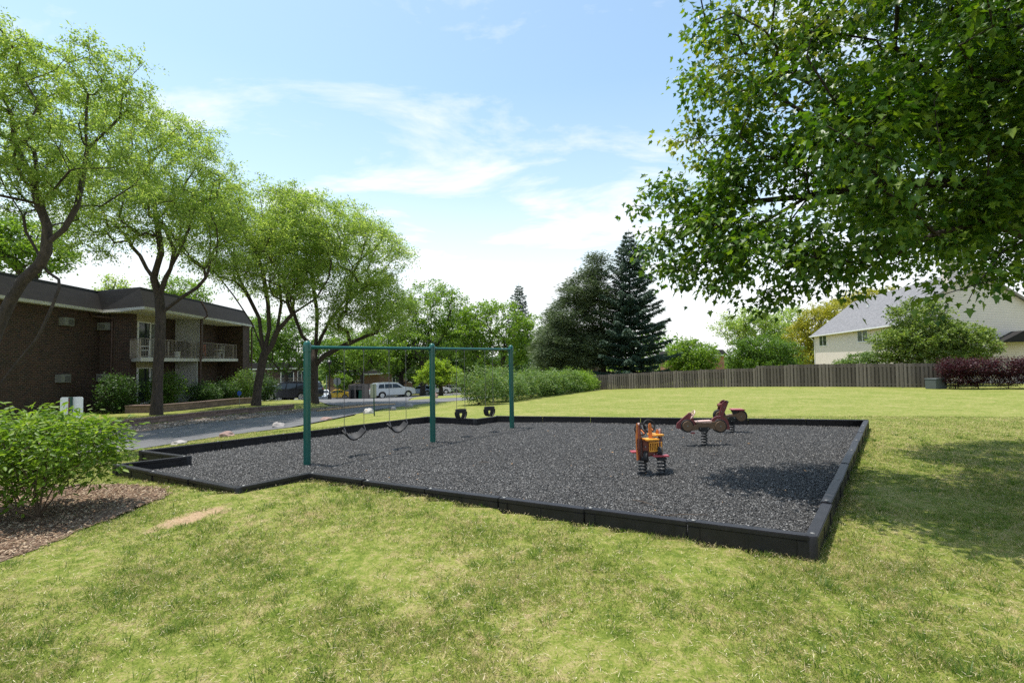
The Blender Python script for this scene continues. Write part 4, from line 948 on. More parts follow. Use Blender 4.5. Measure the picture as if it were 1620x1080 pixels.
def ac_unit(x, y, z, face):
    w, h, d = .64, .40, .30
    if face == 'v': c = (x, y+.10, z); dims = (w, d, h)
    else: c = (x-.10, y, z); dims = (d, w, h)
    mb = MB(TB); mb.box(c, dims); o = mb.build('air_conditioner', M['ac'], bl, bevel=.012)
    gr = MB(TB)
    for i in range(6):
        zz_ = z-.13+.045*i
        if face == 'v': gr.box((x+.10, y+.10+d/2+.006, zz_), (.34, .012, .018))
        else: gr.box((x-.10-d/2-.006, y-.10, zz_), (.012, .34, .018))
    gr.build('grille', M['ac_grille'], o)
ac_unit(-.55, -3.2, 4.12, 'v'); ac_unit(-.70, -3.2, 1.35, 'v'); ac_unit(1.9, -2.86, 4.05, 'u'); ac_unit(1.9, -2.86, 1.30, 'u')
# balcony things
def bpt(u, v, z): return OB + (TB @ Vector((u, v, z)))
def chair_small(name, label, mat, p, rz):
    t = thing(name, label, 'chair', p, rz)
    mb = MB(); mb.box((0, 0, .42), (.46, .44, .035)); mb.build('seat', M[mat], t, bevel=.01)
    mb = MB(); 
    for i in range(5): mb.box((-.2+.1*i, .23, .66), (.06, .03, .44))
    mb.box((0, .23, .9), (.48, .035, .06)); mb.build('backrest', M[mat], t, bevel=.005)
    for x in (-.2, .2):
        for y in (-.19, .2): q = MB(); q.box((x, y, .2), (.04, .04, .40)); q.build('leg', M[mat], t)
        q = MB(); q.box((x, 0, .64), (.05, .44, .03)); q.build('armrest', M[mat], t)
    return t
chair_small('plastic_chair', 'orange plastic chair behind the right balcony railing', 'orange_chair', bpt(7.8, -.85, 2.31), .6)
chair_small('plastic_chair', 'white plastic chair at the far end of the right balcony', 'white', bpt(10.0, -.75, 2.31), -.4)
chair_small('plastic_chair', 'white plastic chair low at the near end of the left balcony', 'white', bpt(1.5, -.75, 2.31), -.9)
t = thing('grill', 'black lidded grill standing before the grey balcony partition', 'grill', bpt(5.0, -.6, 2.31), 1.5)
mb = MB(); mb.prism([(-.35, .6), (.35, .6), (.35, .85), (.28, 1.0), (.1, 1.08), (-.1, 1.08), (-.28, 1.0), (-.35, .85)], -.22, .22); mb.build('lid', M['black_metal'], t, bevel=.02, smooth=True)
mb = MB(); mb.box((0, 0, .3), (.6, .4, .56)); mb.build('cabinet', M['black_metal'], t, bevel=.01)
t = thing('storage_bin', 'white plastic bin beside the black balcony grill', 'bin', bpt(4.1, -.45, 2.31))
mb = MB(); mb.lathe([(.13, 0), (.16, .36), (.17, .37), (.17, .40), (0, .41)], 16); mb.build('tub', M['white'], t, smooth=True)
pp = G(217, 24.2); t = thing('flower_pot', 'small terracotta pot on the ground by the lower sliding door', 'flower pot', (pp.x, pp.y, h1(pp.x, pp.y)))
mb = MB(); mb.lathe([(.11, 0), (.17, .26), (.19, .26), (.19, .32), (.15, .32), (.14, .29), (0, .29)], 16); mb.build('pot', M['terracotta'], t, smooth=True)

# ------------------------------------------------------------------ low block walls
def block_wall(name, label, pts, h, w=.3):
    c = Vector(pts[0]); t = thing(name, label, 'garden wall', (c.x, c.y, h1(c.x, c.y)))
    n_ = 0; mb = MB(); cp = MB()
    for a, b in zip(pts[:-1], pts[1:]):
        a = Vector(a); b = Vector(b); L = (b-a).length; n = max(1, int(L/1.2))
        for i in range(n):
            p = a+(b-a)*i/n; q = a+(b-a)*(i+1)/n; d = (q-p).normalized(); nn = Vector((-d.y, d.x))
            z1_, z2_ = h(p.x, p.y), h(q.x, q.y); o = Vector((c.x, c.y, h1(c.x, c.y)))
            P = [Vector((*(p+nn*w), 0)), Vector((*p, 0)), Vector((*q, 0)), Vector((*(q+nn*w), 0))]
            vs = []
            for k, pt in enumerate(P):
                zt = z1_ if k < 2 else z2_; vs += [Vector((pt.x, pt.y, zt-1.0))-o, Vector((pt.x, pt.y, zt))-o]
            mb.add(vs, [(0, 1, 3, 2), (2, 3, 5, 4), (4, 5, 7, 6), (6, 7, 1, 0), (1, 7, 5, 3)])
            vs = []
            for k, pt in enumerate(P):
                s_ = nn*(.03 if k in (0, 3) else -.035); zt = z1_ if k < 2 else z2_; s3_ = Vector((s_.x, s_.y, 0))
                vs += [pt+s3_+Vector((0, 0, zt+.004))-o, pt+s3_+Vector((0, 0, zt+.07))-o]
            cp.add(vs, [(0, 1, 3, 2), (2, 3, 5, 4), (4, 5, 7, 6), (6, 7, 1, 0), (1, 7, 5, 3), (0, 2, 4, 6)])
    mb.build('blocks', M['block'], t, uv=True); cp.build('cap_course', M['block'], t, uv=True); return t
block_wall('retaining_wall', 'long low tan block wall along the far side of the road', [tuple(WA), tuple(WB)], lambda x, y: float(_hg0(x, y)[0])+.24)
u1, u2 = G(250, 23.6), G(402, 30.6)
block_wall('retaining_wall', 'second low block wall holding the planting bed at the brick building', [(u1.x-1.6, u1.y), (u1.x, u1.y), (u2.x, u2.y)], lambda x, y: h1(x+.5, y-.3)+.30)

# ------------------------------------------------------------------ house on the right
KH = 1.1; dh = Vector((.293, .956, 0)).normalized(); pw_ = Vector((dh.y, -dh.x, 0))
C0 = Vector((.63*60*KH, 60*KH, 0)); LH = 23*KH; WH = 9*KH; ZE = 1.9+2.6*KH; ZR = 1.9+6.4*KH
near = C0-dh*LH; GH = -1.6
hs = thing('suburban_house', 'beige siding house with grey shingle roof behind the wooden fence', 'house', (near.x, near.y, GH))
TH_ = Matrix(((dh.x, pw_.x, 0, 0), (dh.y, pw_.y, 0, 0), (0, 0, 1, -GH), (0, 0, 0, 1)))  # x = receding, y = to the right
mb = MB(TH_)
mb.add([(0, 0, GH), (LH, 0, GH), (LH, WH, GH), (0, WH, GH), (0, 0, ZE), (LH, 0, ZE), (LH, WH, ZE), (0, WH, ZE), (0, WH/2, ZR-.08), (LH, WH/2, ZR-.08)],
       [(0, 1, 5, 4), (2, 3, 7, 6), (3, 0, 4, 8, 7), (1, 2, 6, 9, 5)])
mb.build('wall', M['siding'], hs, uv=True)
ov = .45; sl = (ZR-ZE)/(WH/2); eo = .4
mb = MB(TH_)
for s, (ya, yb) in (('l', (-ov, WH/2)), ('r', (WH+ov, WH/2))):
    za = ZE-ov*sl; vs = [(-eo, ya, za), (LH+eo, ya, za), (LH+eo, yb, ZR), (-eo, yb, ZR)]
    vs2 = [(x, y, z+.13) for x, y, z in vs]; mb.add(vs+vs2, [(0, 1, 2, 3), (4, 5, 6, 7), (0, 1, 5, 4), (1, 2, 6, 5), (3, 0, 4, 7)])
rfh = mb.build('roof', M['shingle_grey'], hs, uv=True)
za = ZE-ov*sl
mb = MB(TH_); mb.box((LH/2, -ov-.06, za+.06), (LH+2*eo, .12, .12)); mb.build('gutter', M['white'], rfh)
for s in (-1, 1):
    mb = MB(TH_); a = Vector((-eo-.025, WH/2+s*(WH/2+ov), za)); b = Vector((-eo-.025, WH/2, ZR))
    mb.add([a, b, b+Vector((0, 0, .14)), a+Vector((0, 0, .14)), a+Vector((.02, 0, -.08)), b+Vector((.02, 0, -.08))], [(0, 1, 2, 3), (0, 4, 5, 1)]); mb.build('rake_board', M['siding'], rfh)
mb = MB(TH_); mb.box((LH/2, -ov/2, za+.0), (LH, ov-.02, .03)); mb.build('soffit', M['cream'], hs)
mb = MB(TH_); mb.tube([(LH+.1, -ov-.05, za), (LH+.1, -ov*.8, za-.15), (LH-.1, -.06, za-.6), (LH-.1, -.06, GH)], .055, 8); mb.build('downspout', M['white'], hs)
mb = MB(TH_); mb.box((LH-.05, -.015, (GH+ZE)/2), (.14, .03, ZE-GH)); mb.build('corner_board', M['white'], hs)
def hwin(px0, px1, ytop, ybot):
    def s_at(px):
        d = ray(px, 560); k = d.x/d.y; return (C0.x-k*C0.y)/(dh.x-k*dh.y)   # distance from far corner, toward camera
    sa, sb = s_at(px0), s_at(px1); xa, xb = LH-sa if sa > 0 else LH+sa, LH-sb if sb > 0 else LH+sb
    pa = C0-dh*(LH-xa); t_ = at((px0+px1)/2, ytop, (C0-dh*(LH-(xa+xb)/2)).y).z; b_ = at((px0+px1)/2, ybot, (C0-dh*(LH-(xa+xb)/2)).y).z
    x0_, x1_ = min(xa, xb), max(xa, xb); f = MB(TH_); w = .09; y = -.03
    for c, d in ((((x0_+x1_)/2, y, t_), (x1_-x0_+w, .06, w)), (((x0_+x1_)/2, y, b_), (x1_-x0_+w, .08, w)), ((x0_, y, (t_+b_)/2), (w, .06, t_-b_-w)), ((x1_, y, (t_+b_)/2), (w, .06, t_-b_-w)), (((x0_+x1_)/2, y, (t_+b_)/2), (w*1.3, .06, t_-b_-w))): f.box(c, d)
    o = f.build('window', M['white'], hs); g_ = MB(TH_); g_.box(((x0_+x1_)/2, -.015, (t_+b_)/2), (x1_-x0_-.02, .025, t_-b_-.02)); g_.build('pane', M['glass'], o)
hwin(1297.5, 1309, 527.5, 547); hwin(1358.5, 1374.5, 517.5, 540.5); hwin(1399, 1412, 521, 536)
def roof_pt(px, py):
    "hit of a view ray with the left roof plane, in house coordinates"
    n = (pw_*-sl+UP); p0 = near+UP*(ZE+.13); d = ray(px, py); o = Vector((0, 0, CAMZ)); t = n.dot(p0-o)/n.dot(d); q = o+d*t-near; return Vector((q.dot(dh), q.dot(pw_), q.z))
q = roof_pt(1369, 479); mb = MB(TH_); mb.lathe([(.12, -.2), (.12, .05), (.075, .06), (.075, 1.15), (.10, 1.16), (.10, 1.25), (0, 1.26)], 12, q); mb.build('vent_pipe', M['steel'], rfh, smooth=True)
q = roof_pt(1374, 486); mb = MB(TH_); mb.box(q+Vector((0, 0, .12)), (.25, .25, .3)); mb.build('roof_vent', M['white'], rfh, bevel=.03)
mb = MB(TH_); mb.box((1.2, WH/2-.9, ZR-.1), (1.1, .8, 2.1)); o = mb.build('chimney', M['siding'], rfh, uv=True)
mb = MB(TH_); mb.box((1.2, WH/2-.9, ZR+1.0), (1.2, .9, .09)); mb.build('chimney_cap', M['white'], o)
mb = MB(TH_); zc = 3.6; mb.add([(-.02, 5.9, zc-.9), (-1.5, 5.9, zc-.9), (-1.5, 7.4, zc), (-.02, 7.4, zc), (-1.5, 8.9, zc-.9), (-.02, 8.9, zc-.9)], [(0, 1, 2, 3), (3, 2, 4, 5), (1, 4, 2)]); mb.build('porch_roof', M['shingle_dark'], hs, uv=True)

# ------------------------------------------------------------------ wooden fence behind the lawn
fa, fb, fc = G(936, 52), G(1197, 41), G(1496, 34.6)
fn = thing('wooden_fence', 'long weathered grey brown board fence along the back of the lawn', 'fence', (fb.x, fb.y, h1(fb.x, fb.y)))
fo = fn.location.copy()
def fence_run(a, b, H, n, first):
    d = Vector((b.x-a.x, b.y-a.y, 0)); L = d.length; d.normalize(); nn = Vector((d.y, -d.x, 0)); ang = math.atan2(d.y, d.x); R = Matrix.Rotation(ang, 3, 'Z')
    for i in range(n+1):
        p = a+(b-a)*i/n; zg = h1(p.x, p.y); hp = MB(); w = .11
        hp.box(Vector((p.x, p.y, zg+H/2-.08))-fo, (w, w, H+.25), R)
        if first or i > 0: hp.build('fence_post', M['fence'], fn)
    for i in range(n):
        p = a+(b-a)*i/n; q = a+(b-a)*(i+1)/n; l = (q-p).to_2d().length; zg = h1((p.x+q.x)/2, (p.y+q.y)/2); sz = (h1(q.x, q.y)-h1(p.x, p.y))/l
        mb = MB(); dz_ = random.uniform(-.02, .02)
        for zr in (.25, H-.22): mb.box(Vector(((p.x+q.x)/2, (p.y+q.y)/2, zg+zr))-fo, (l-.12, .045, .09), R)
        nb = int(l/.118)
        for k in range(nb):
            t = (k+.5)/nb; s = 1 if k % 2 else -1; c = p+(q-p)*t; zc_ = zg+sz*(t-.5)*l
            hh_ = H-.04+random.uniform(-.012, .012)+dz_
            c2 = Vector((c.x, c.y, zc_+.03+hh_/2))+nn*s*.036; tilt = Matrix.Rotation(random.uniform(-.008, .008), 3, 'Y')
            mb.box(c2-fo, (.138, .018, hh_), R @ tilt)
        mb.build('fence_panel', M['fence'], fn)
fence_run(fa, fb, 1.62, 7, True); fence_run(fb, fc, 1.82, 5, False)
ub = G(1480, 33.9); t = thing('utility_box', 'grey green metal utility box on the lawn against the fence end', 'utility box', (ub.x, ub.y, h1(ub.x, ub.y)), .35)
mb = MB(); mb.box((0, 0, .33), (1.15, .7, .66)); mb.build('cabinet', M['utility'], t, bevel=.03)
mb = MB(); mb.prism([(-.60, .665), (.60, .665), (.58, .74), (-.58, .74)], -.37, .37); mb.build('lid', M['utility'], t, bevel=.015)

# ------------------------------------------------------------------ far buildings
def flat_block(name, label, px0, px1, Y0, Y1, ztop, zf, zbase, brick, depth=12, balcony=None, wins=(), far=False):
    a, b = G(px0, Y0), G(px1, Y1); d = Vector((b.x-a.x, b.y-a.y, 0)); L = d.length; d.normalize(); nn = Vector((-d.y, d.x, 0))
    t = thing(name, label, 'building', (a.x, a.y, zbase)); T = Matrix(((d.x, nn.x, 0, 0), (d.y, nn.y, 0, 0), (0, 0, 1, -zbase), (0, 0, 0, 1)))
    mb = MB(T); mb.box((L/2, depth/2, (zf+zbase)/2), (L, depth, zf-zbase)); mb.build('wall', M[brick], t, uv=True)
    mb = MB(T); mb.box((L/2, depth/2, zf+.09), (L+.8, depth+.8, .18)); mb.build('fascia', M['white'], t)
    mb = MB(T); o = .35; i_ = -.1
    def rr_(k, z): return [(-k, -k, z), (L+k, -k, z), (L+k, depth+k, z), (-k, depth+k, z)]
    mb.add(rr_(o, zf+.185)+rr_(i_, ztop), [(0, 1, 5, 4), (1, 2, 6, 5), (2, 3, 7, 6), (3, 0, 4, 7), (4, 5, 6, 7)]); mb.build('roof', M['shingle_dark'], t, uv=True)
    if balcony:
        for (x0_, x1_, z) in balcony:
            mb = MB(T); mb.box(((x0_+x1_)/2, -.75, z), (x1_-x0_, 1.45, .2)); s = mb.build('balcony', M['white'], t)
            mb = MB(T)
            for k in range(int((x1_-x0_)/.13)): mb.box((x0_+.05+k*.13, -1.42, z+.6), (.02, .02, 1.0))
            mb.box(((x0_+x1_)/2, -1.42, z+1.11), (x1_-x0_, .05, .04)); mb.build('railing', M['rail'], s)
    for (x0_, x1_, z0_, z1_) in wins:
        mb = MB(T); mb.box(((x0_+x1_)/2, -.03, (z0_+z1_)/2), (x1_-x0_, .06, z1_-z0_)); w = mb.build('window', M['white'], t)
        mb = MB(T)
        for s in (-1, 1): mb.box(((x0_+x1_)/2+s*(x1_-x0_)*.235, -.075, (z0_+z1_)/2), ((x1_-x0_)*.42, .02, z1_-z0_-.16))
        mb.build('pane', M['glass'], w)
    return t
flat_block('apartment_building', 'far brown apartment block with a balcony seen behind the parked dark van', 372, 484, 82, 88, 2.1, .9, -4.6, 'brick', balcony=[(6.5, 11.8, -1.75)], wins=[(2, 3.6, -.6, .5), (7, 9.2, -1.5, .5), (9.8, 11.2, -1.5, .5), (7, 9.2, -4.1, -2.0)])
flat_block('brick_garage', 'low red brick building with dark roof behind the dumpster enclosure', 542, 600, 92, 96, .35, -.55, -4.8, 'brick_red', wins=[(2.4, 3.4, -2.1, -1.6)])
flat_block('apartment_building', 'low long building glimpsed behind the pine trunk and hedge', 735, 945, 98, 92, 2.1, 1.2, -3.6, 'brick', wins=[(3+3.2*i, 4.6+3.2*i, -.6, .7) for i in range(7)])
flat_block('apartment_building', 'dark roofed building glimpsed between trees right of the silver car', 600, 730, 112, 112, .4, -.8, -5, 'brick_red', wins=[(3+3.4*i, 4.6+3.4*i, -2.9, -1.4) for i in range(5)])
flat_block('brick_house', 'small orange brick house corner with dark roof above the fence', 1120, 1147, 74, 75, 3.0, 2.05, -1.5, 'brick_orange', wins=[(.9, 2.1, 1.0, 1.85)])

# ------------------------------------------------------------------ cars
PROF = {
 'suv': dict(body=[(.0, .24), (.0, .55), (.012, .62), (.05, .90), (.085, .965), (.16, .99), (.35, 1.0), (.50, .99), (.58, .95), (.70, .71), (.74, .69), (.92, .64), (.975, .57), (.995, .46), (1.0, .34), (1.0, .22)],
             wins=[[(.10, .67), (.125, .90), (.235, .915), (.235, .665)], [(.255, .665), (.255, .915), (.42, .915), (.42, .66)], [(.435, .66), (.435, .915), (.545, .90), (.655, .69), (.655, .66)]],
             front=((.585, .93), (.69, .70)), rear=((.02, .66), (.052, .90)), belt=.66, hood=.6),
 'van': dict(body=[(.0, .22), (.0, .55), (.012, .62), (.045, .92), (.09, .985), (.2, 1.0), (.52, 1.0), (.62, .96), (.80, .66), (.93, .55), (.985, .45), (1.0, .32), (1.0, .20)],
             wins=[[(.08, .64), (.11, .90), (.28, .915), (.28, .635)], [(.30, .635), (.30, .915), (.49, .915), (.49, .63)], [(.51, .63), (.51, .915), (.60, .90), (.735, .67), (.735, .63)]],
             front=((.625, .935), (.79, .67)), rear=((.02, .65), (.045, .90)), belt=.63, hood=.55),
 'sedan': dict(body=[(.0, .24), (.0, .55), (.015, .68), (.12, .72), (.27, .96), (.35, 1.0), (.50, 1.0), (.57, .96), (.71, .70), (.76, .67), (.93, .58), (.985, .48), (1.0, .34), (1.0, .22)],
             wins=[[(.24, .72), (.30, .91), (.335, .93), (.335, .715)], [(.35, .715), (.35, .93), (.48, .93), (.48, .71)], [(.495, .71), (.495, .93), (.555, .92), (.67, .73), (.67, .71)]],
             front=((.575, .93), (.70, .72)), rear=((.14, .74), (.262, .93)), belt=.70, hood=.6)}
def car(name, label, p, rz, paint, L, Wd, H, kind, group='cars parked in the lot'):
    P = PROF[kind]; t = thing(name, label, 'car', p, rz, group); hw = Wd/2; rw = .385 if kind != 'sedan' else .34
    def yw(z):
        zb = P['belt']*H; return hw*(1-.20*max(0, (z-zb)/(H-zb)))*(1-.04*max(0, (.35*H-z)/(.35*H)))
    def X(x): return (x-.5)*L
    ax = (X(.185), X(.815)); pts = [(X(x), z*H) for x, z in P['body']]
    bot = []
    for a in sorted(ax, reverse=True):
        zb = .2*H; R = rw+.06; th0 = math.asin(max(-1, min(1, (zb-rw)/R)))
        for k in range(9): an = th0+(math.pi-2*th0)*k/8; bot.append((a+R*math.cos(an), rw+R*math.sin(an)))
    poly = pts+bot; n = len(poly); bm_v = [(x, -yw(z), z) for x, z in poly]+[(x, yw(z), z) for x, z in poly]
    mb = MB(); mb.add(bm_v, [tuple(range(n)), tuple(range(n, 2*n))[::-1]]+[(i, (i+1) % n, n+(i+1) % n, n+i) for i in range(n)])
    body = mb.build('body', paint, t, bevel=.035, smooth=True)
    for s in (-1, 1):
        for w in P['wins']:
            mb = MB(); vs = [(X(x), s*(yw(z*H)+.008), z*H) for x, z in w]; mb.add(vs+[(a, b-s*.02, c) for a, b, c in vs], [tuple(range(len(w)))]+[(i, (i+1) % len(w), len(w)+(i+1) % len(w), len(w)+i) for i in range(len(w))]); mb.build('window', M['carglass'], body)
    for nm, ((xa, za), (xb, zb), off) in (('windscreen', (*P['front'], 1)), ('rear_window', (*P['rear'], -1))):
        mb = MB(); k = .90; dx = off*.025
        mb.add([(X(xa)+dx, -yw(za*H)*k, za*H+.02), (X(xa)+dx, yw(za*H)*k, za*H+.02), (X(xb)+dx, yw(zb*H)*k, zb*H+.02), (X(xb)+dx, -yw(zb*H)*k, zb*H+.02)], [(0, 1, 2, 3)]); mb.build(nm, M['carglass'], body)
    for a in ax:
        for s in (-1, 1):
            y = s*(hw-.13); mb = MB(); mb.lathe([(rw*.6, y-.11), (rw-.02, y-.11), (rw, y-.08), (rw, y+.08), (rw-.02, y+.11), (rw*.6, y+.11)], 24, (a, 0, rw), 'y'); o = mb.build('wheel', M['tyre'], t, smooth=True)
            mb = MB(); y2 = y+s*.105; mb.lathe([(0, y2-.02), (rw*.62, y2-.02), (rw*.66, y2+.02), (rw*.56, y2+.022), (rw*.52, y2), (0, y2)], 20, (a, 0, rw), 'y')
            for k in range(5):
                an = 2*math.pi*k/5; R = Matrix.Rotation(-an, 3, 'Y'); mb.box(Vector((a, y2+s*.012, rw))+R @ Vector((rw*.3, 0, 0)), (rw*.58, .02, rw*.16), R)
            mb.build('rim', M['rim'], o)
    for s in (-1, 1):
        mb = MB(); mb.box((X(.965), s*hw*.76, P['hood']*H*.86), (.26, .34, .13)); mb.build('headlight', M['lamp_clear'], t, bevel=.03)
        mb = MB(); mb.box((X(.02), s*hw*.84, .58*H), (.16, .24, .16)); mb.build('taillight', M['lamp_red'], t, bevel=.02)
        mb = MB(); mb.box((X(P['wins'][2][-1][0]-.0), s*(hw+.06), P['belt']*H+.06), (.12, .16, .13)); mb.build('door_mirror', paint, t, bevel=.03)
    mb = MB(); mb.box((X(.997), 0, .36*H), (.04, Wd*.55, .16)); mb.build('grille', M['black_metal'], t, bevel=.01)
    mb = MB(); mb.box((0, 0, .19*H), (L*.93, Wd*.90, .10)); mb.build('underbody', M['tyre'], t)
    return t
P_silver = mat_paint('silver_paint', (.44, .46, .50), .35, .3, .8); P_navy = mat_paint('dark_navy_paint', (.018, .020, .030), .2, .25, .9)
P_white = mat_paint('white_car_paint', (.75, .76, .78)); P_yel = mat_paint('yellow_car_paint', (.70, .45, .02)); P_black = mat_paint('black_car_paint', (.012, .012, .014))
P_blue = mat_paint('blue_grey_paint', (.30, .36, .50), .3); P_light = mat_paint('pale_blue_grey_paint', (.40, .46, .52), .3)
def put(px, Y): p = G(px, Y); return (p.x, p.y, p.z+.012)
R_ = math.radians
car('parked_suv', 'silver suv parked right of the dumpster enclosure, side on', put(621, 56.5), R_(34), P_silver, 4.95, 1.95, 1.82, 'suv')
car('parked_minivan', 'dark navy minivan parked behind the left green swing post', put(464, 44.5), R_(166), P_navy, 5.1, 1.98, 1.75, 'van')
car('parked_sedan', 'pale blue sedan mostly hidden behind the dark minivan', put(433, 47.5), R_(166), P_light, 4.6, 1.8, 1.5, 'sedan')
car('parked_sedan', 'silver sedan furthest back of the three cars by the brick building', put(427, 51), R_(166), P_silver, 4.6, 1.8, 1.5, 'sedan')
car('parked_sedan', 'white sedan facing the camera right of the big tree trunk', put(511, 70), R_(-68), P_white, 4.6, 1.8, 1.5, 'sedan')
car('parked_sedan', 'yellow sedan parked behind the stop sign', put(531, 75), R_(200), P_yel, 4.3, 1.8, 1.45, 'sedan')
car('parked_sedan', 'black sedan parked left of the dumpster enclosure', put(549, 78), R_(165), P_black, 4.4, 1.8, 1.4, 'sedan')
car('parked_suv', 'blue grey suv parked just right of the silver one', put(663, 80), R_(185), P_blue, 4.5, 1.85, 1.65, 'suv')
car('parked_suv', 'white suv parked right of the middle green swing post', put(692, 83), R_(10), P_white, 4.5, 1.85, 1.65, 'suv')
car('parked_sedan', 'white sedan furthest right under the yellow green tree', put(712, 86), R_(170), P_white, 4.5, 1.8, 1.45, 'sedan')
car('parked_suv', 'silver suv glimpsed left of the middle green swing post', put(677, 88), R_(175), P_silver, 4.5, 1.85, 1.65, 'suv')

# ------------------------------------------------------------------ street furniture
a = G(552.5, 60); b = G(590, 60)
t = thing('dumpster_enclosure', 'weathered wooden dumpster enclosure at the back of the lot', 'enclosure', a); zt = 1.85; Lx = b.x-a.x
for nm, c, d in (('side_panel', (0, 1.2, zt/2), (.1, 2.6, zt)), ('rear_panel', (Lx/2, 2.5, zt/2), (Lx, .08, zt)), ('front_panel', (Lx*.78, 0, zt/2), (Lx*.44, .08, zt))):
    mb = MB()
    if nm == 'side_panel': mb.box(c, d)
    else:
        k = int(d[0]/.16)
        for i in range(k): mb.box((c[0]-d[0]/2+(i+.5)*d[0]/k, c[1]+(.012 if i % 2 else 0), c[2]), (d[0]/k*.97, .03, d[2]))
    mb.build(nm, M['fence'], t)
mb = MB(); mb.box((Lx*.28, 0, zt-.05), (Lx*.56, .08, .1)); mb.build('top_beam', M['fence'], t)
for fx in (.0, .25, .56, 1.0): mb = MB(); mb.box((Lx*fx, -.02, zt/2), (.1, .12, zt+.05)); mb.build('post', M['fence'], t)
for px, col_, lab, cc in ((574, 'dumpster', 'green dumpster inside the wooden enclosure', 1.3), (563, 'black_metal', 'black dumpster inside the wooden enclosure', 1.0)):
    p = G(px, 60.9); t = thing('dumpster', lab, 'dumpster', p)
    mb = MB(); mb.prism([(-.65*cc/1.3, .1), (.65*cc/1.3, .1), (.72*cc/1.3, 1.15), (-.72*cc/1.3, 1.15)], -.5, .5); mb.build('bin', M[col_], t, bevel=.02)
    mb = MB(); mb.prism([(-.74*cc/1.3, 1.155), (.74*cc/1.3, 1.155), (.7*cc/1.3, 1.27), (-.7*cc/1.3, 1.27)], -.54, .54); mb.build('lid', M['black_metal'], t, bevel=.01)
    for x in (-.45, .45): mb = MB(); mb.lathe([(0, -.04), (.09, -.04), (.09, .04), (0, .04)], 10, (x*cc/1.3, -.4, .09), 'y'); mb.build('wheel', M['tyre'], t)
p = G(533.3, 50); t = thing('stop_sign', 'octagonal road sign seen from its bare grey back on a green post', 'road sign', p)
mb = MB(); mb.box((0, 0, 1.1), (.07, .05, 2.45)); mb.build('post', M['sign_green'], t)
mb = MB(); mb.prism([(.385/math.cos(math.pi/8)*math.cos(math.pi/8+i*math.pi/4), 1.95+.385/math.cos(math.pi/8)*math.sin(math.pi/8+i*math.pi/4)) for i in range(8)], .03, .036); mb.build('sign_plate', M['sign_back'], t)
p = G(521.3, 48); t = thing('lamp_post', 'black lamp post at the parking lot entrance', 'street lamp', p)
mb = MB(); mb.lathe([(.20, 0), (.20, .5), (.17, .56), (.09, .65), (.06, .8), (.05, 3.45), (.07, 3.5)], 14); mb.build('pole', M['black_metal'], t, smooth=True)
mb = MB(); mb.lathe([(.10, 3.5), (.20, 3.78), (.24, 3.80), (.24, 3.84), (.10, 3.98), (0, 4.02)], 14); mb.build('lamp_head', M['black_metal'], t, smooth=True)
p = G(516.6, 47.5); t = thing('sign_post', 'thin grey green steel post left of the black lamp post', 'post', p)
mb = MB(); mb.box((0, 0, 1.2), (.06, .05, 2.4)); mb.build('post', M['steel'], t)
p = ground_at(592.3, 658); t = thing('road_sign', 'narrow green edged sign on a dark green post by the white boulder', 'road sign', p, R_(0))
ks = p.y/F; mb = MB(); mb.tube([(0, 0, -.1), (-.02, 0, 30*ks), (-.03, 0, 50*ks)], .028, 8); mb.build('post', M['sign_green'], t)
mb = MB(Matrix.Translation((-.03, -.03, 40*ks)) @ Matrix.Rotation(R_(72), 4, 'Z')); mb.box((0, 0, 0), (.45, .008, .60)); mb.build('sign_plate', M['sign_back'], t)
p = onz(111, 745, 0); p = Vector((p.x*1.05, p.y*1.05, h1(p.x, p.y)))
t = thing('sign', 'white sign panel with a dark green centre stripe rising behind the left shrub', 'sign', p, R_(8)); q = at(111, 628, p.y)
kk = p.y/F; zt = q.z-p.z; mb = MB(); mb.box((0, -.025, zt/2), (4*kk, .045, zt+.002)); mb.build('post', M['sign_green'], t)
for s in (-1, 1): pass
mb = MB(); hsn = .42; mb.prism([(-16*kk, zt-hsn), (16*kk, zt-hsn), (16*kk, zt-.03), (15*kk, zt-.012), (14*kk, zt), (-14*kk, zt), (-15*kk, zt-.012), (-16*kk, zt-.03)], 0, .012); mb.build('sign_panel', M['sign_white'], t)
mb = MB(); mb.box((-.6*kk, -.0505, zt-hsn/2-.02), (1.3*kk, .004, hsn)); mb.build('stripe', M['plum'], t)
p = G(379, 28.2); t = thing('yard_sign', 'small blue yard sign among the bushes by the brick building', 'sign', p)
mb = MB(); mb.box((0, 0, .35), (.02, .02, .7)); mb.build('stake', M['steel'], t)
mb = MB(); mb.prism([(.13*math.cos(math.pi/8+i*math.pi/4), .72+.15*math.sin(math.pi/8+i*math.pi/4)) for i in range(8)], -.02, -.012); mb.build('sign_plate', M['blue_sign'], t)

def boulder(label, px, py, wpx, hpx, mat='boulder', seed=0, flat=False):
    p = ground_at(px, py); k = p.y/F; rx, rz = wpx*k/2, hpx*k
    bm = bmesh.new(); bmesh.ops.create_icosphere(bm, subdivisions=4, radius=1)
    for v in bm.verts:
        d = v.co.copy(); n_ = mnoise.noise(d*1.3+Vector((seed*7.1, 0, 0)))*.28+mnoise.noise(d*3.3+Vector((0, seed*3.7, 0)))*.12+mnoise.noise(d*9)*.03
        d *= 1+n_; d.z = max(d.z, -.35)
        v.co = Vector((d.x*rx, d.y*rx*.8, d.z*rz*.95+rz*.02))
    me = bpy.data.meshes.new('boulder'); bm.to_mesh(me); bm.free(); me.materials.append(M[mat])
    me.polygons.foreach_set('use_smooth', np.ones(len(me.polygons), dtype=bool))
    o = link('boulder', me); o.location = (p.x, p.y, p.z); tag(o, label, 'boulder', 'boulders along the near edge of the road'); return o
boulder('rounded brown boulder on the grass nearest the left end of the pit', 359, 690, 24, 8, 'boulder_pink', 1)
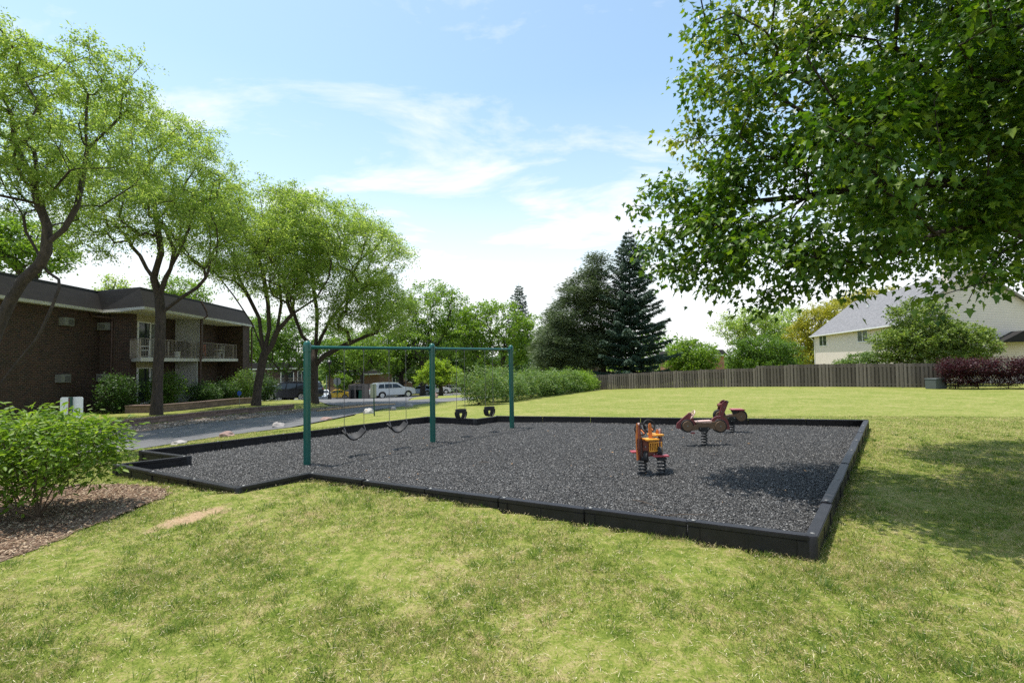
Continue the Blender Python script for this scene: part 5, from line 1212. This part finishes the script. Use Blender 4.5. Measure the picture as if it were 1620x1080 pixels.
boulder('flat grey boulder sunk at the road edge, furthest left', 284, 702, 24, 6, 'boulder', 2)
boulder('pale pointed boulder on the road edge left of the left swing post', 441, 676, 20, 8.5, 'boulder', 3)
boulder('flat pinkish boulder at the road edge under the left belt swing chains', 516, 664, 17, 5, 'boulder_pink', 4)
boulder('large whitish boulder beside the dark green sign post', 583.5, 654, 17, 9, 'concrete', 5)
boulder('small grey boulder between the two right belt swing chains', 622, 648, 10, 5, 'boulder', 6)
boulder('grey dome shaped boulder left of the middle swing post', 647, 643.5, 13, 7, 'boulder', 7)
boulder('small grey boulder just right of the middle swing post', 688, 638.5, 9, 5, 'boulder', 8)
boulder('upright brown boulder across the road behind the middle swing post', 688, 629, 10, 8, 'boulder_pink', 9)

# ------------------------------------------------------------------ shrubs
def shrub(name, label, base, ells, nt_, nl, sig, ls, mat, group=None, seed=1, width=.55, tmpl=DIAMOND, droop=.1, cat='shrub', r=.03, stem='twig'):
    return make_tree(name, label, cat, base, None, ells, nt_, M[mat], M[stem], r, nl, sig, ls, tmpl, width, droop, .8, .6, group, .5, seed, .004, crown_name='leaves', stems='stems')
p = onz(60, 825, 0); b0 = Vector((p.x, p.y, 0))
# big leafy shrub at the left: several arching stems from one root
sg = [[np.array(b0)+[0, 0, -.02], np.array(b0)+[0, 0, .05]]]
for (px, py, dy) in ((-60, 700, .2), (0, 690, -.2), (40, 680, .1), (75, 660, .25), (95, 690, -.2), (130, 680, .1), (150, 700, .2), (-20, 760, -.3), (110, 750, -.3), (60, 740, -.4)):
    q = np.array(at(px, py, b0.y+dy)); m_ = np.array(b0)*.5+q*.5+[0, 0, -.1]; m_[0] = b0.x+(q[0]-b0.x)*.35; sg.append([np.array(b0)+[(q[0]-b0.x)*.12, dy*.2, .02], m_, q])
make_tree('leafy_shrub', 'bright green leafy shrub in the bark mulch bed at the left edge', 'shrub', b0, sg,
          [E(90, 715, 6.1, 85, 62, .6), E(0, 725, 6.1, 85, 75, .7), E(150, 705, 6.25, 42, 42, .35), E(60, 672, 6.2, 65, 22, .4), E(-60, 700, 6.1, 60, 60, .6), E(190, 690, 6.35, 14, 20, .15)],
          420, M['l_shrub'], M['twig'], .022, 20, .075, .082, LEAF6, .42, .15, .9, .7, None, .5, 11, .0028, .1, pw=.35, crown_name='leaves', stems='stems')
# hedge row from the road bend to the fence
ha, hb = G(752, 27.6), G(928, 51.0); nh = 12
for i in range(nh):
    t = i/(nh-1); p = ha.lerp(hb, t)+Vector((random.uniform(-.3, .3), random.uniform(-.3, .3), 0)); zg = h1(p.x, p.y); H = 2.0*random.uniform(.88, 1.1)
    shrub('hedge_bush', 'pale green bush, %s from the road end of the long hedge row' % ['', 'second', 'third', 'fourth', 'fifth', 'sixth', 'seventh', 'eighth', 'ninth', 'tenth', 'eleventh', ''][i] if i not in (0, nh-1) else ('pale green bush at the near left end of the hedge row' if i == 0 else 'green bush at the far end of the hedge row touching the fence'),
          (p.x, p.y, zg), [(p.x, p.y, zg+H*.55, 1.35, 1.2, H*.48), (p.x+.4, p.y-.2, zg+H*.35, 1.1, 1.0, H*.35)], 150, 40, .17, .105 if i < 5 else .14, 'l_hedge' if i < 9 else 'l_bright', 'bushes of the hedge row', 30+i)
for i, (px, Y) in enumerate(((1511, 33.4), (1547, 33.2), (1595, 32.8), (1642, 32.5))):
    p = G(px, Y); zg = h1(p.x, p.y); rr = (1.0, 1.05, 1.15, 1.1)[i]
    shrub('barberry_bush', ['dark purple barberry bush nearest the utility box', 'second dark purple barberry bush from the utility box', 'third dark purple barberry bush from the utility box', 'dark purple barberry bush cut by the right edge of the photo'][i],
          (p.x, p.y, zg), [(p.x, p.y, zg+1.5, rr*1.05, rr, .65), (p.x, p.y, zg+.75, rr*.7, rr*.7, .6)], 190, 44, .13, .10, 'l_purple', 'purple barberry bushes', 60+i)
for i, (px, py, Y, rx, rz, lab, mt) in enumerate(((185, 617, 24.2, 27, 24, 'dark green bush at the inner corner of the brick building', 'l_dark'), (262, 613, 26.2, 24, 24, 'tall green bush behind the second tree trunk by the building', 'l_green'),
        (322, 622, 28.5, 22, 17, 'low dark bush under the right balcony, left one', 'l_dark'), (352, 620, 30.5, 22, 18, 'dark bush under the right balcony, right one', 'l_dark'), (388, 607, 32.0, 24, 21, 'brighter topped rounded bush at the far corner of the brick building', 'l_green'), (418, 612, 36, 18, 22, 'dark green bush right of the third tree trunk', 'l_dark'))):
    e = E(px, py, Y, rx, rz); zg = h1(e[0], e[1]); shrub('foundation_bush', lab, (e[0], e[1], zg), [e, (e[0], e[1], (zg+e[2])/2, e[3]*.85, e[3]*.85, (e[2]-zg)*.6)], 150, 40, .14, .10, mt, 'bushes beside the brick building', 80+i)

# ------------------------------------------------------------------ big honey locusts on the left
LOC = dict(leaf_mat=M['l_locust'], bark=M['bark_locust'])
def locust(label, base, guides, ells, nt_, nl, rt, seed, ls=.115, sig=.30, group='honey locusts along the road', mat='l_locust', surf=.6, bf=.3, fwd=0, deep=1.0):
    rgl = np.random.default_rng(seed+500); e2 = []
    for (x, y, z, rx, ry, rz) in ells:
        y -= fwd; ry *= deep; e2.append((x, y, z, rx*.92, ry, rz*.90))
        for q in range(3):      # small uneven lobes round each mass
            a = rgl.random()*6.283; u = rgl.uniform(-.5, .9); e2.append((x+rx*.92*math.cos(a), y+ry*.8*math.sin(a), z+rz*u*.8, rx*.28, ry*.3, rz*.20))
    ells = e2
    return make_tree('locust_tree', label, 'tree', base, guides, ells, nt_, M[mat], M['bark_locust'], rt, nl, sig, ls, DIAMOND, .42, .45, .36, surf, group, bf, seed, .006, .16, pw=.53, twigs=(5, sig*1.9, sig*.20))
Y1_ = 12.0
g1 = G(-75, Y1_); 
locust('nearest crooked locust tree leaning in from the left edge', g1, [
    [np.array(g1)]+path(Y1_, (-40, 650), (0, 608), (28, 572), (58, 536), (67, 519), (83, 483), (94, 455), (93, 442, .1), (75, 430, .2), (60, 400, .3), (41, 367, .3), (37, 342, .2), (6, 293, 0), (-10, 250, -.2)),
    path(Y1_, (-40, 650), (-20, 560), (0, 511), (17, 475), (36, 444), (64, 417), (73, 398), (75, 358), (61, 322), (49, 277), (24, 228), (18, 179)),
    path(Y1_, (72, 398), (77, 383), (102, 362), (122, 326, .2), (130, 285, .4), (138, 236, .5), (163, 212, .6)),
    path(Y1_, (61, 322), (85, 300, -.3), (110, 270, -.6), (90, 230, -.8)), path(Y1_, (130, 285, .4), (100, 240, .8), (95, 190, 1.0)), path(Y1_, (37, 342), (60, 330, -.4), (120, 262, -.6)),
    path(Y1_, (-20, 560), (-90, 450), (-140, 350, .5), (-180, 260, 1))],
    [E(70, 140, 12, 90, 70, 1.6), E(0, 110, 12, 80, 60, 1.6), E(140, 150, 12.3, 80, 55, 1.4), E(195, 120, 12.5, 45, 48, .8), E(60, 230, 12, 110, 60, 1.6), E(150, 250, 12.2, 90, 55, 1.4), E(30, 300, 12, 80, 40, 1.3),
     E(-90, 200, 12, 110, 120, 2), E(-180, 250, 12.5, 90, 100, 2), E(130, 330, 12.6, 50, 30, .8), E(215, 190, 12.4, 30, 30, .6)], 660, 125, .155, 21, .075, .24, surf=.6, fwd=.3, deep=1.3)
Y2_ = 22.3; g2 = Vector(at(247, 656, Y2_)); g2.z = h1(g2.x, g2.y)-.05
locust('second locust tree standing before the brick building balcony', g2, [
    [np.array(g2)]+path(Y2_, (249, 620), (250, 580), (253, 540), (254, 500), (252, 470), (243, 440), (232, 425), (222, 405), (195, 375, .3), (170, 345, .5)),
    path(Y2_, (252, 470), (262, 440), (270, 425), (276, 395), (262, 365), (235, 330)), path(Y2_, (262, 440), (283, 400, -.4), (300, 360, -.6), (310, 320, -.8)),
    path(Y2_, (243, 440), (255, 400, -.5), (248, 350, -.8), (240, 300, -1)),
    path(Y2_, (254, 500), (262, 490), (285, 472), (312, 455), (325, 440), (331, 425), (350, 412), (385, 407), (420, 395)), path(Y2_, (331, 425), (333, 380, .5), (330, 335, .8), (345, 300, 1))],
    [E(260, 240, 22, 90, 55, 2.4), E(320, 290, 22.3, 80, 60, 2.3), E(190, 290, 22, 75, 60, 2.2), E(230, 340, 22, 100, 50, 2.4), E(180, 380, 22, 45, 40, 1.4), E(310, 360, 22, 90, 45, 2.2), E(370, 340, 22.4, 45, 55, 1.6), E(290, 215, 22, 40, 25, 1.2), E(360, 410, 22.3, 50, 20, 1)], 700, 118, .21, 22, .105, .36, fwd=1.2, deep=1.5)
Y3_ = 28.5; g3 = Vector(at(405, 642, Y3_)); g3.z = h1(g3.x, g3.y)-.05
locust('third locust tree beside the corner of the brick building', g3, [
    [np.array(g3)]+path(Y3_, (408, 610), (414, 580), (418, 560), (410, 540), (398, 510), (370, 468), (338, 428), (315, 400)),
    path(Y3_, (418, 560), (413, 530), (410, 503), (386, 455), (368, 420)), path(Y3_, (418, 560), (426, 520), (424, 480), (416, 430)),
    path(Y3_, (418, 560), (430, 546), (438, 524), (462, 497), (500, 472), (520, 440)), path(Y3_, (438, 524), (445, 480, .6), (440, 430, 1))],
    [E(400, 345, 28.5, 80, 45, 2.8), E(450, 360, 28.5, 70, 55, 2.6), E(370, 400, 28.5, 60, 40, 2.4), E(430, 430, 28.5, 75, 40, 2.6), E(490, 400, 28.5, 45, 60, 2.2), E(350, 350, 28.5, 45, 35, 2), E(480, 460, 28.7, 50, 30, 2)], 640, 120, .23, 23, .13, .43, fwd=1.3, deep=1.45)
Y4_ = 33.0; g4 = Vector(at(497, 639, Y4_)); g4.z = h1(g4.x, g4.y)-.05
locust('fourth locust tree directly behind the left green swing post', g4, [
    [np.array(g4)]+path(Y4_, (497, 610), (497, 575), (496, 551), (478, 531), (468, 505), (458, 470), (446, 430)),
    path(Y4_, (497, 560), (500, 541), (502, 497), (496, 455), (490, 410)), path(Y4_, (497, 565), (508, 534), (523, 505), (547, 473), (560, 430)),
    path(Y4_, (498, 580), (512, 563), (540, 548), (581, 531), (612, 521), (640, 505)), path(Y4_, (523, 505), (560, 470, 1), (600, 430, 1.5))],
    [E(530, 375, 33, 90, 45, 3.4), E(590, 410, 33, 60, 60, 3), E(480, 400, 33, 60, 45, 2.8), E(550, 440, 33, 90, 45, 3.2), E(600, 480, 33, 50, 35, 2.4), E(500, 350, 33, 50, 28, 2.4), E(570, 505, 33.5, 60, 28, 2.4), E(630, 500, 33.5, 30, 45, 2), E(460, 450, 33, 45, 35, 2)], 740, 120, .27, 24, .145, .50, fwd=1.5, deep=1.4)
nb = at(507, 397, 32.5); bm = bmesh.new(); bmesh.ops.create_icosphere(bm, subdivisions=3, radius=.26)
for v in bm.verts: v.co *= 1+.4*mnoise.noise(v.co*9); v.co.z *= .65
me = bpy.data.meshes.new('bird_nest'); bm.to_mesh(me); bm.free(); me.materials.append(M['nest']); o = link('bird_nest', me); o.location = nb; tag(o, 'dark twiggy nest high in the fourth locust tree', 'nest')

# ------------------------------------------------------------------ maple overhead at the right
gm = Vector((9.4, 6.5, 0)); gm.z = h1(gm.x, gm.y)-.05; mp0 = np.array(gm)
mell = [E(1180, 85, 7.6, 85, 70, 1.2), E(1140, 200, 7.6, 80, 80, 1.2), E(1070, 325, 7.6, 75, 30, .7), E(1110, 300, 7.5, 55, 55, .9), E(1100, 395, 7.3, 70, 50, .9), E(1190, 425, 6.9, 75, 62, 1.1), E(1280, 300, 6.4, 130, 130, 1.8),
        E(1350, 110, 5.9, 150, 130, 1.7), E(1300, 440, 6.4, 65, 50, .9), E(1420, 372, 6.3, 100, 55, 1.2), E(1540, 230, 6.2, 130, 135, 1.9), E(1528, 440, 5.2, 32, 55, .5), E(1600, 335, 5.5, 55, 42, .8), E(1560, 60, 5.8, 150, 120, 2),
        E(1720, 220, 6.6, 150, 220, 2.4), E(1320, -90, 5.8, 220, 110, 1.8), E(1600, -180, 6, 260, 200, 2.5), (9.0, 9.0, 5.8, 3.0, 1.8, 2.8), (11.5, 6.5, 5.5, 3.2, 3.4, 3.4), (7.6, 4.2, 5.3, 2.6, 1.9, 1.9)]
mg = [[mp0, mp0+[.02, 0, 1.2], mp0+[-.05, .05, 2.2], mp0+[-.1, .1, 3.4], mp0+[-.15, .1, 4.8], mp0+[-.3, .1, 6.5], mp0+[-.3, .2, 8.2]],
      [mp0+[-.05, .05, 2.2]]+path(6.7, (1640, 262), (1560, 232), (1490, 207), (1404, 178, .2), (1336, 159, .3), (1260, 120, .6), (1180, 85, .8)),
      [mp0+[-.05, .05, 2.1]]+path(6.6, (1640, 330), (1520, 290), (1400, 290, .3), (1280, 310, .6), (1160, 322, .9), (1070, 326, 1), (1000, 326, 1)),
      [mp0+[-.02, 0, 1.9]]+path(6.2, (1640, 380), (1560, 350, -.3), (1480, 370, -.3), (1400, 410), (1330, 440, .2)),
      [mp0+[-.02, 0, 1.9]]+path(5.6, (1640, 360), (1600, 380, -.2), (1570, 420, -.3), (1545, 450, -.4), (1530, 480, -.4)),
      path(6.9, (1280, 310), (1210, 350), (1150, 400, .2), (1090, 430, .4)), path(6.9, (1404, 178), (1320, 220, .3), (1220, 215, .6), (1120, 215, .8)),
      [mp0+[-.1, .1, 3.4]]+path(7, (1650, 60), (1500, 0), (1350, -20, .2), (1240, -10, .4)), [mp0+[-.1, .1, 3.4], mp0+[1.5, .5, 4.6], mp0+[3, .6, 5.6]], [mp0+[-.1, .1, 3], mp0+[-.2, 1.8, 4.6], mp0+[-.4, 3.2, 6]]]
rgm = np.random.default_rng(5); T_ = ell_points(mell, 1900, .55, rgm); T_ = T_[T_[:, 2] > 1.6]
pos, par, tips = skeleton(mp0, mg, T_, .28, .12, rgm)
mroot = thing('maple_tree', 'large dark green maple tree overhanging from the right edge', 'tree', gm)
link('trunk', branch_mesh('trunk', pos-mp0, par, tips, .22, .0042, M['bark_dark'], .50, maxn=12), mroot)
cen = pos[tips]-mp0
tipdir = unit(pos[tips]-pos[np.maximum(par[tips], 0)])
def maple_leaves(cen, td, n_each, sig, size, name, mat, rg):
    P = np.repeat(cen, n_each, 0); D0 = np.repeat(td, n_each, 0); off = rg.normal(size=P.shape)*np.array([1, 1, .75])*sig
    P = P+off; D = unit(unit(off)*.55+D0*.45+rg.normal(size=P.shape)*.35+np.array([0, 0, -.60])); Nn = np.array([0, 0, 1.])+rg.normal(size=P.shape)*.45+D*[1, 1, 0]*.5
    S = size*(.55+.65*rg.random(len(P))); link(name, leaves_mesh(name, P, D, Nn, S, MAPLE, mat, 1.0), mroot)
young = (T_[:0].sum() if False else None)
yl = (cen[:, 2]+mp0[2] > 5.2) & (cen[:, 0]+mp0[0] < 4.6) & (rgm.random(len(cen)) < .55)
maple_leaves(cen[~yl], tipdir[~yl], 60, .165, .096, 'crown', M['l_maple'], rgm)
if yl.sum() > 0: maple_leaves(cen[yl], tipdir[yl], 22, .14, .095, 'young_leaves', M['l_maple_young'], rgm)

# ------------------------------------------------------------------ trees further off
def far_tree(name, label, px, Y, ells, nt_, nl, ls, sig, mat, rt, seed, group='trees round the parking lot', bark='bark_dark', width=.6, surf=.6, droop=.2):
    p = G(px, Y); return make_tree(name, label, 'tree', (p.x, p.y, p.z-.05), None, [E(*e[:2], Y+(e[5] if len(e) > 5 else 0), e[2], e[3], e[4] if len(e) > 4 else None) for e in ells],
        int(nt_*1.25), M[mat], M[bark], rt, nl, sig, ls*.85, DIAMOND, width, droop, .55, surf, group, .35, seed, .015, .14, pw=.5, twigs=(5, sig*1.6, sig*.24))
far_tree('shade_tree', 'tall bright green tree rising left of the middle swing post', 668, 75, [(680, 485, 48, 42), (640, 510, 42, 40), (710, 500, 40, 38), (675, 540, 60, 30), (730, 525, 25, 25)], 300, 60, .36, .75, 'l_bright', .42, 101)
far_tree('shade_tree', 'round bright green tree above the right swing post', 794, 72, [(790, 515, 55, 38), (745, 540, 38, 35), (835, 535, 32, 38), (790, 560, 50, 22), (760, 500, 30, 22)], 300, 60, .34, .7, 'l_bright', .40, 102)
far_tree('shade_tree', 'dark green tree standing over the silver suv', 634, 78, [(620, 565, 45, 26), (650, 580, 40, 20), (600, 545, 35, 30), (660, 545, 40, 28)], 230, 56, .36, .75, 'l_green', .42, 103)
far_tree('shade_tree', 'dark green tree behind the blue grey suv', 655, 90, [(665, 585, 40, 20), (700, 570, 45, 28), (735, 580, 40, 28), (690, 545, 30, 25)], 240, 56, .40, .85, 'l_dark', .42, 104)
far_tree('shade_tree', 'dark dense tree behind the left part of the hedge row', 765, 86, [(765, 590, 48, 25), (800, 588, 45, 26), (830, 580, 40, 26), (740, 570, 40, 28)], 260, 56, .40, .85, 'l_dark', .42, 105)
far_tree('shade_tree', 'green tree behind the stop sign', 556, 84, [(550, 575, 35, 28), (520, 570, 30, 30), (575, 555, 35, 30), (535, 545, 40, 26)], 240, 56, .38, .8, 'l_green', .36, 106)
far_tree('shade_tree', 'light green tree between the third and fourth locust trunks', 452, 66, [(450, 560, 40, 32), (425, 540, 35, 34), (475, 545, 35, 32), (440, 520, 45, 25)], 240, 54, .30, .62, 'l_green', .26, 107)
far_tree('shade_tree', 'pale green tree far behind the brick building corner', 405, 100, [(400, 545, 35, 30), (380, 560, 30, 26), (430, 530, 35, 30), (395, 520, 25, 20)], 200, 54, .45, .95, 'l_bright', .4, 108)
far_tree('shade_tree', 'tree with a leaning forked trunk behind the dumpster enclosure', 572, 70, [(575, 570, 35, 16), (590, 550, 40, 22), (560, 545, 35, 22), (610, 575, 25, 15)], 170, 50, .3, .65, 'l_bright', .26, 109)
far_tree('shade_tree', 'tall pale tree between the two distant bright trees', 722, 100, [(722, 530, 35, 40), (705, 555, 30, 30), (745, 555, 30, 30)], 200, 54, .42, .9, 'l_green', .4, 110)
far_tree('ornamental_tree', 'small yellow green tree just right of the middle swing post', 697, 57, [(690, 583, 20, 11), (672, 594, 12, 9), (714, 590, 14, 9), (697, 600, 24, 8), (686, 574, 9, 7), (703, 577, 9, 6), (664, 600, 7, 6), (722, 600, 8, 7)], 170, 54, .24, .30, 'l_yellow', .24, 111)
far_tree('small_tree', 'small bright green bush tree left of the dumpster enclosure', 545, 66, [(545, 607, 10, 12), (540, 600, 8, 8)], 60, 50, .22, .3, 'l_bright', .08, 112)
far_tree('shade_tree', 'round bright green tree behind the fence right of the spruce', 1093, 60, [(1093, 562, 36, 24), (1075, 572, 24, 18), (1115, 572, 22, 16), (1093, 585, 34, 16)], 240, 58, .27, .5, 'l_bright', .2, 113, 'trees beyond the wooden fence')
far_tree('locust_tree', 'flat topped pale green locust tree far behind the fence', 1183, 84, [(1180, 505, 42, 16), (1160, 522, 32, 14), (1210, 518, 35, 18), (1190, 535, 40, 18), (1235, 545, 20, 12)], 220, 46, .36, .75, 'l_locust', .32, 114, 'trees beyond the wooden fence', 'bark_locust')
far_tree('locust_tree', 'pale thin locust tree just left of the golden one', 1252, 90, [(1250, 505, 28, 20), (1240, 525, 26, 22), (1262, 540, 24, 24)], 160, 44, .36, .8, 'l_locust', .3, 115, 'trees beyond the wooden fence', 'bark_locust')
far_tree('shade_tree', 'dense dark green tree behind the middle of the wooden fence', 1205, 51, [(1205, 553, 40, 22), (1175, 562, 26, 24), (1235, 562, 28, 24), (1205, 575, 50, 16)], 300, 60, .22, .45, 'l_green', .22, 116, 'trees beyond the wooden fence')
far_tree('golden_tree', 'golden yellow leaved tree at the left end of the beige house', 1288, 78, [(1288, 515, 28, 34), (1270, 535, 22, 28), (1300, 545, 22, 30), (1285, 565, 30, 20), (1320, 500, 30, 24)], 240, 54, .34, .65, 'l_gold', .3, 117, 'trees beyond the wooden fence')
far_tree('golden_tree', 'yellow crown peeking over the roof ridge of the beige house', 1370, 88, [(1365, 475, 35, 16), (1335, 490, 30, 20), (1400, 470, 25, 16)], 190, 48, .36, .7, 'l_gold', .34, 118, 'trees beyond the wooden fence')
far_tree('magnolia_tree', 'olive green spreading tree in front of the beige house', 1468, 37.8, [(1465, 535, 62, 34, 2.0), (1430, 545, 50, 28, 1.8), (1455, 500, 42, 26, 1.5), (1520, 540, 48, 28, 1.8), (1550, 550, 26, 18, 1), (1480, 565, 80, 22, 1.8)], 520, 60, .20, .30, 'l_magnolia', .16, 119, 'trees beyond the wooden fence', droop=.05)
far_tree('garden_bush', 'low grey green bush over the fence under the house windows', 1362, 41.5, [(1362, 572, 26, 13, 1.2), (1340, 576, 14, 8, 1), (1378, 566, 12, 10, .8)], 140, 44, .15, .22, 'l_hedge', .06, 120, 'trees beyond the wooden fence')
far_tree('shade_tree', 'green tree rising behind the roof of the brick building at the left edge', 45, 36, [(40, 390, 60, 42), (75, 410, 30, 25), (0, 370, 50, 40), (-60, 380, 60, 50)], 260, 58, .26, .5, 'l_bright', .3, 121)
far_tree('shade_tree', 'small treetop just above the brick building roof', 182, 60, [(182, 450, 18, 12), (182, 470, 25, 18)], 60, 34, .3, .6, 'l_locust', .25, 122)
far_tree('shade_tree', 'treetop above the roof right of the second locust trunk', 285, 62, [(280, 455, 35, 16), (310, 462, 22, 13), (285, 480, 45, 20)], 120, 44, .3, .6, 'l_bright', .25, 123)
p = G(1000, 80)
# white pine: broad, uneven, soft needles
def needles_tree(name, label, px, Y, trunk_top, ells, nt_, nl, ls, sig, mat, rt, seed, width):
    p = G(px, Y); b = np.array((p.x, p.y, p.z-.05)); top = np.array(at(*trunk_top, Y)); k = [b+(top-b)*t for t in np.linspace(0, 1, 12)]
    for q in k[1:-1]: q += np.array([random.uniform(-.08, .08), 0, 0])
    return make_tree(name, label, 'tree', b, [k], [E(*e[:2], Y, e[2], e[3], e[4] if len(e) > 4 else None) for e in ells], nt_, M[mat], M['bark_dark'], rt, nl, sig, ls, DIAMOND, width, .05, .45, .6, 'evergreens behind the hedge', .12, seed, .012, .12, pw=.55)
needles_tree('pine_tree', 'broad grey green pine tree left of the dark spruce', 955, 58, (945, 405), [(945, 425, 22, 24, 2.2), (925, 460, 32, 28, 2.8), (950, 490, 38, 40, 3), (905, 500, 34, 32, 2.8), (890, 540, 36, 28, 2.8), (870, 570, 26, 22, 2.4), (925, 555, 45, 32, 3), (960, 545, 30, 35, 2.5)], 620, 120, .40, .45, 'l_pine', .34, 131, .22)
needles_tree('pine_tree', 'lower thin pine tree behind the hedge row', 905, 66, (880, 490), [(880, 510, 20, 22), (865, 550, 22, 30), (900, 560, 30, 30)], 220, 100, .42, .5, 'l_pine', .24, 132, .22)
def spruce(name, label, px, Y, ytop, R, seed, droop=.25, mat='l_spruce', n=30, zlow=.06, dens=1.0, skew=0, ls=.30):
    rg = np.random.default_rng(seed); p = G(px, Y); b = np.array((p.x, p.y, p.z-.05)); H = at(px, ytop, Y).z-b[2]; root = thing(name, label, 'tree', b, 0, 'evergreens behind the hedge')
    tb = MB(); tb.tube([(0, 0, H*i/12) for i in range(13)], [max(.02, .26*(1-i/12)*H/18) for i in range(13)], 8)
    P = []; D = []; Wv = 0
    z = H*zlow
    while z < H*.985:
        f = 1-z/H; L = R*(f**.58)*rg.uniform(.72, 1.12)*(.35+.65*min(1, f*9)); nb = int(rg.integers(6, 9)*(1 if f > .45 else .8)); a0 = rg.random()*6.28
        for k in range(nb):
            a = a0+6.283*k/nb+rg.normal()*.18; l = L*rg.uniform(.68, 1.12)*(1+skew*math.cos(a)); d = np.array([math.cos(a), math.sin(a), 0]); m = 7
            up = .30*(1-f)-droop*f; pts = [np.array([0, 0, z])+d*l*t+np.array([0, 0, l*(up*t+.22*t*t)]) for t in np.linspace(0, 1, m)]
            tb.tube([Vector(q) for q in pts], [max(.006, .04*(1-t)*l/3+.006) for t in np.linspace(0, 1, m)], 3)
            side = np.array([-d[1], d[0], 0]); nn = int(l*52*dens*(.55+.6*min(1, f*1.6)))+5; t = .12+.88*rg.random(nn)**.8; c = np.array([0, 0, z])+d*(l*t)[:, None]+np.stack([0*t, 0*t, l*(up*t+.22*t*t)], -1)
            w = (1-t)*l*.30+.10; s = rg.uniform(-1, 1, nn); c = c+side*(s*w)[:, None]; c[:, 2] -= np.abs(rg.normal(size=nn))*.13*min(1, l)
            P.append(c); D.append(d*.7+side*s[:, None]*.7+np.array([0, 0, -.35])+rg.normal(size=(nn, 3))*.2)
        z += (.46+.02*f)*H/18*rg.uniform(.85, 1.2)
    tb.build('trunk', M['bark_dark'], root); P = np.concatenate(P); D = np.concatenate(D)
    link('crown', leaves_mesh('crown', P, D, np.array([0, 0, 1.])+rg.normal(size=P.shape)*.5, ls*(.6+.7*rg.random(len(P))), DIAMOND, M[mat], .32), root); return root
spruce('spruce_tree', 'tall dark blue green spruce with a sparse pointed top', 1000, 56, 362, 5.1, 141, ls=.38, dens=1.9, droop=.22)
spruce('spruce_tree', 'pointed spruce top far behind the bright round tree', 823, 98, 447, 4.6, 142, dens=.8, ls=.5)
# woods closing the horizon: one mass nobody could count
k_ = 5200; th = rng.uniform(-2.0, 2.0, k_); Rr = rng.uniform(118, 140, k_); X = np.sin(th)*Rr; Y = np.cos(th)*Rr
hmax = 7.5+3.0*np.sin(th*9)+2.0*np.sin(th*23+1); Z = hgt(X, Y)+rng.random(k_)**.8*hmax+.2
cen = np.stack([X, Y, Z], -1); P, D, Nn = spray(cen, 16, 1.5, .2, rng, .7)
tag(link('distant_woods', leaves_mesh('distant_woods', P, D, Nn, .9*(.6+.8*rng.random(len(P))), DIAMOND, M['l_green'], .7)), 'continuous line of distant green woods behind everything', 'woods', kind='stuff')
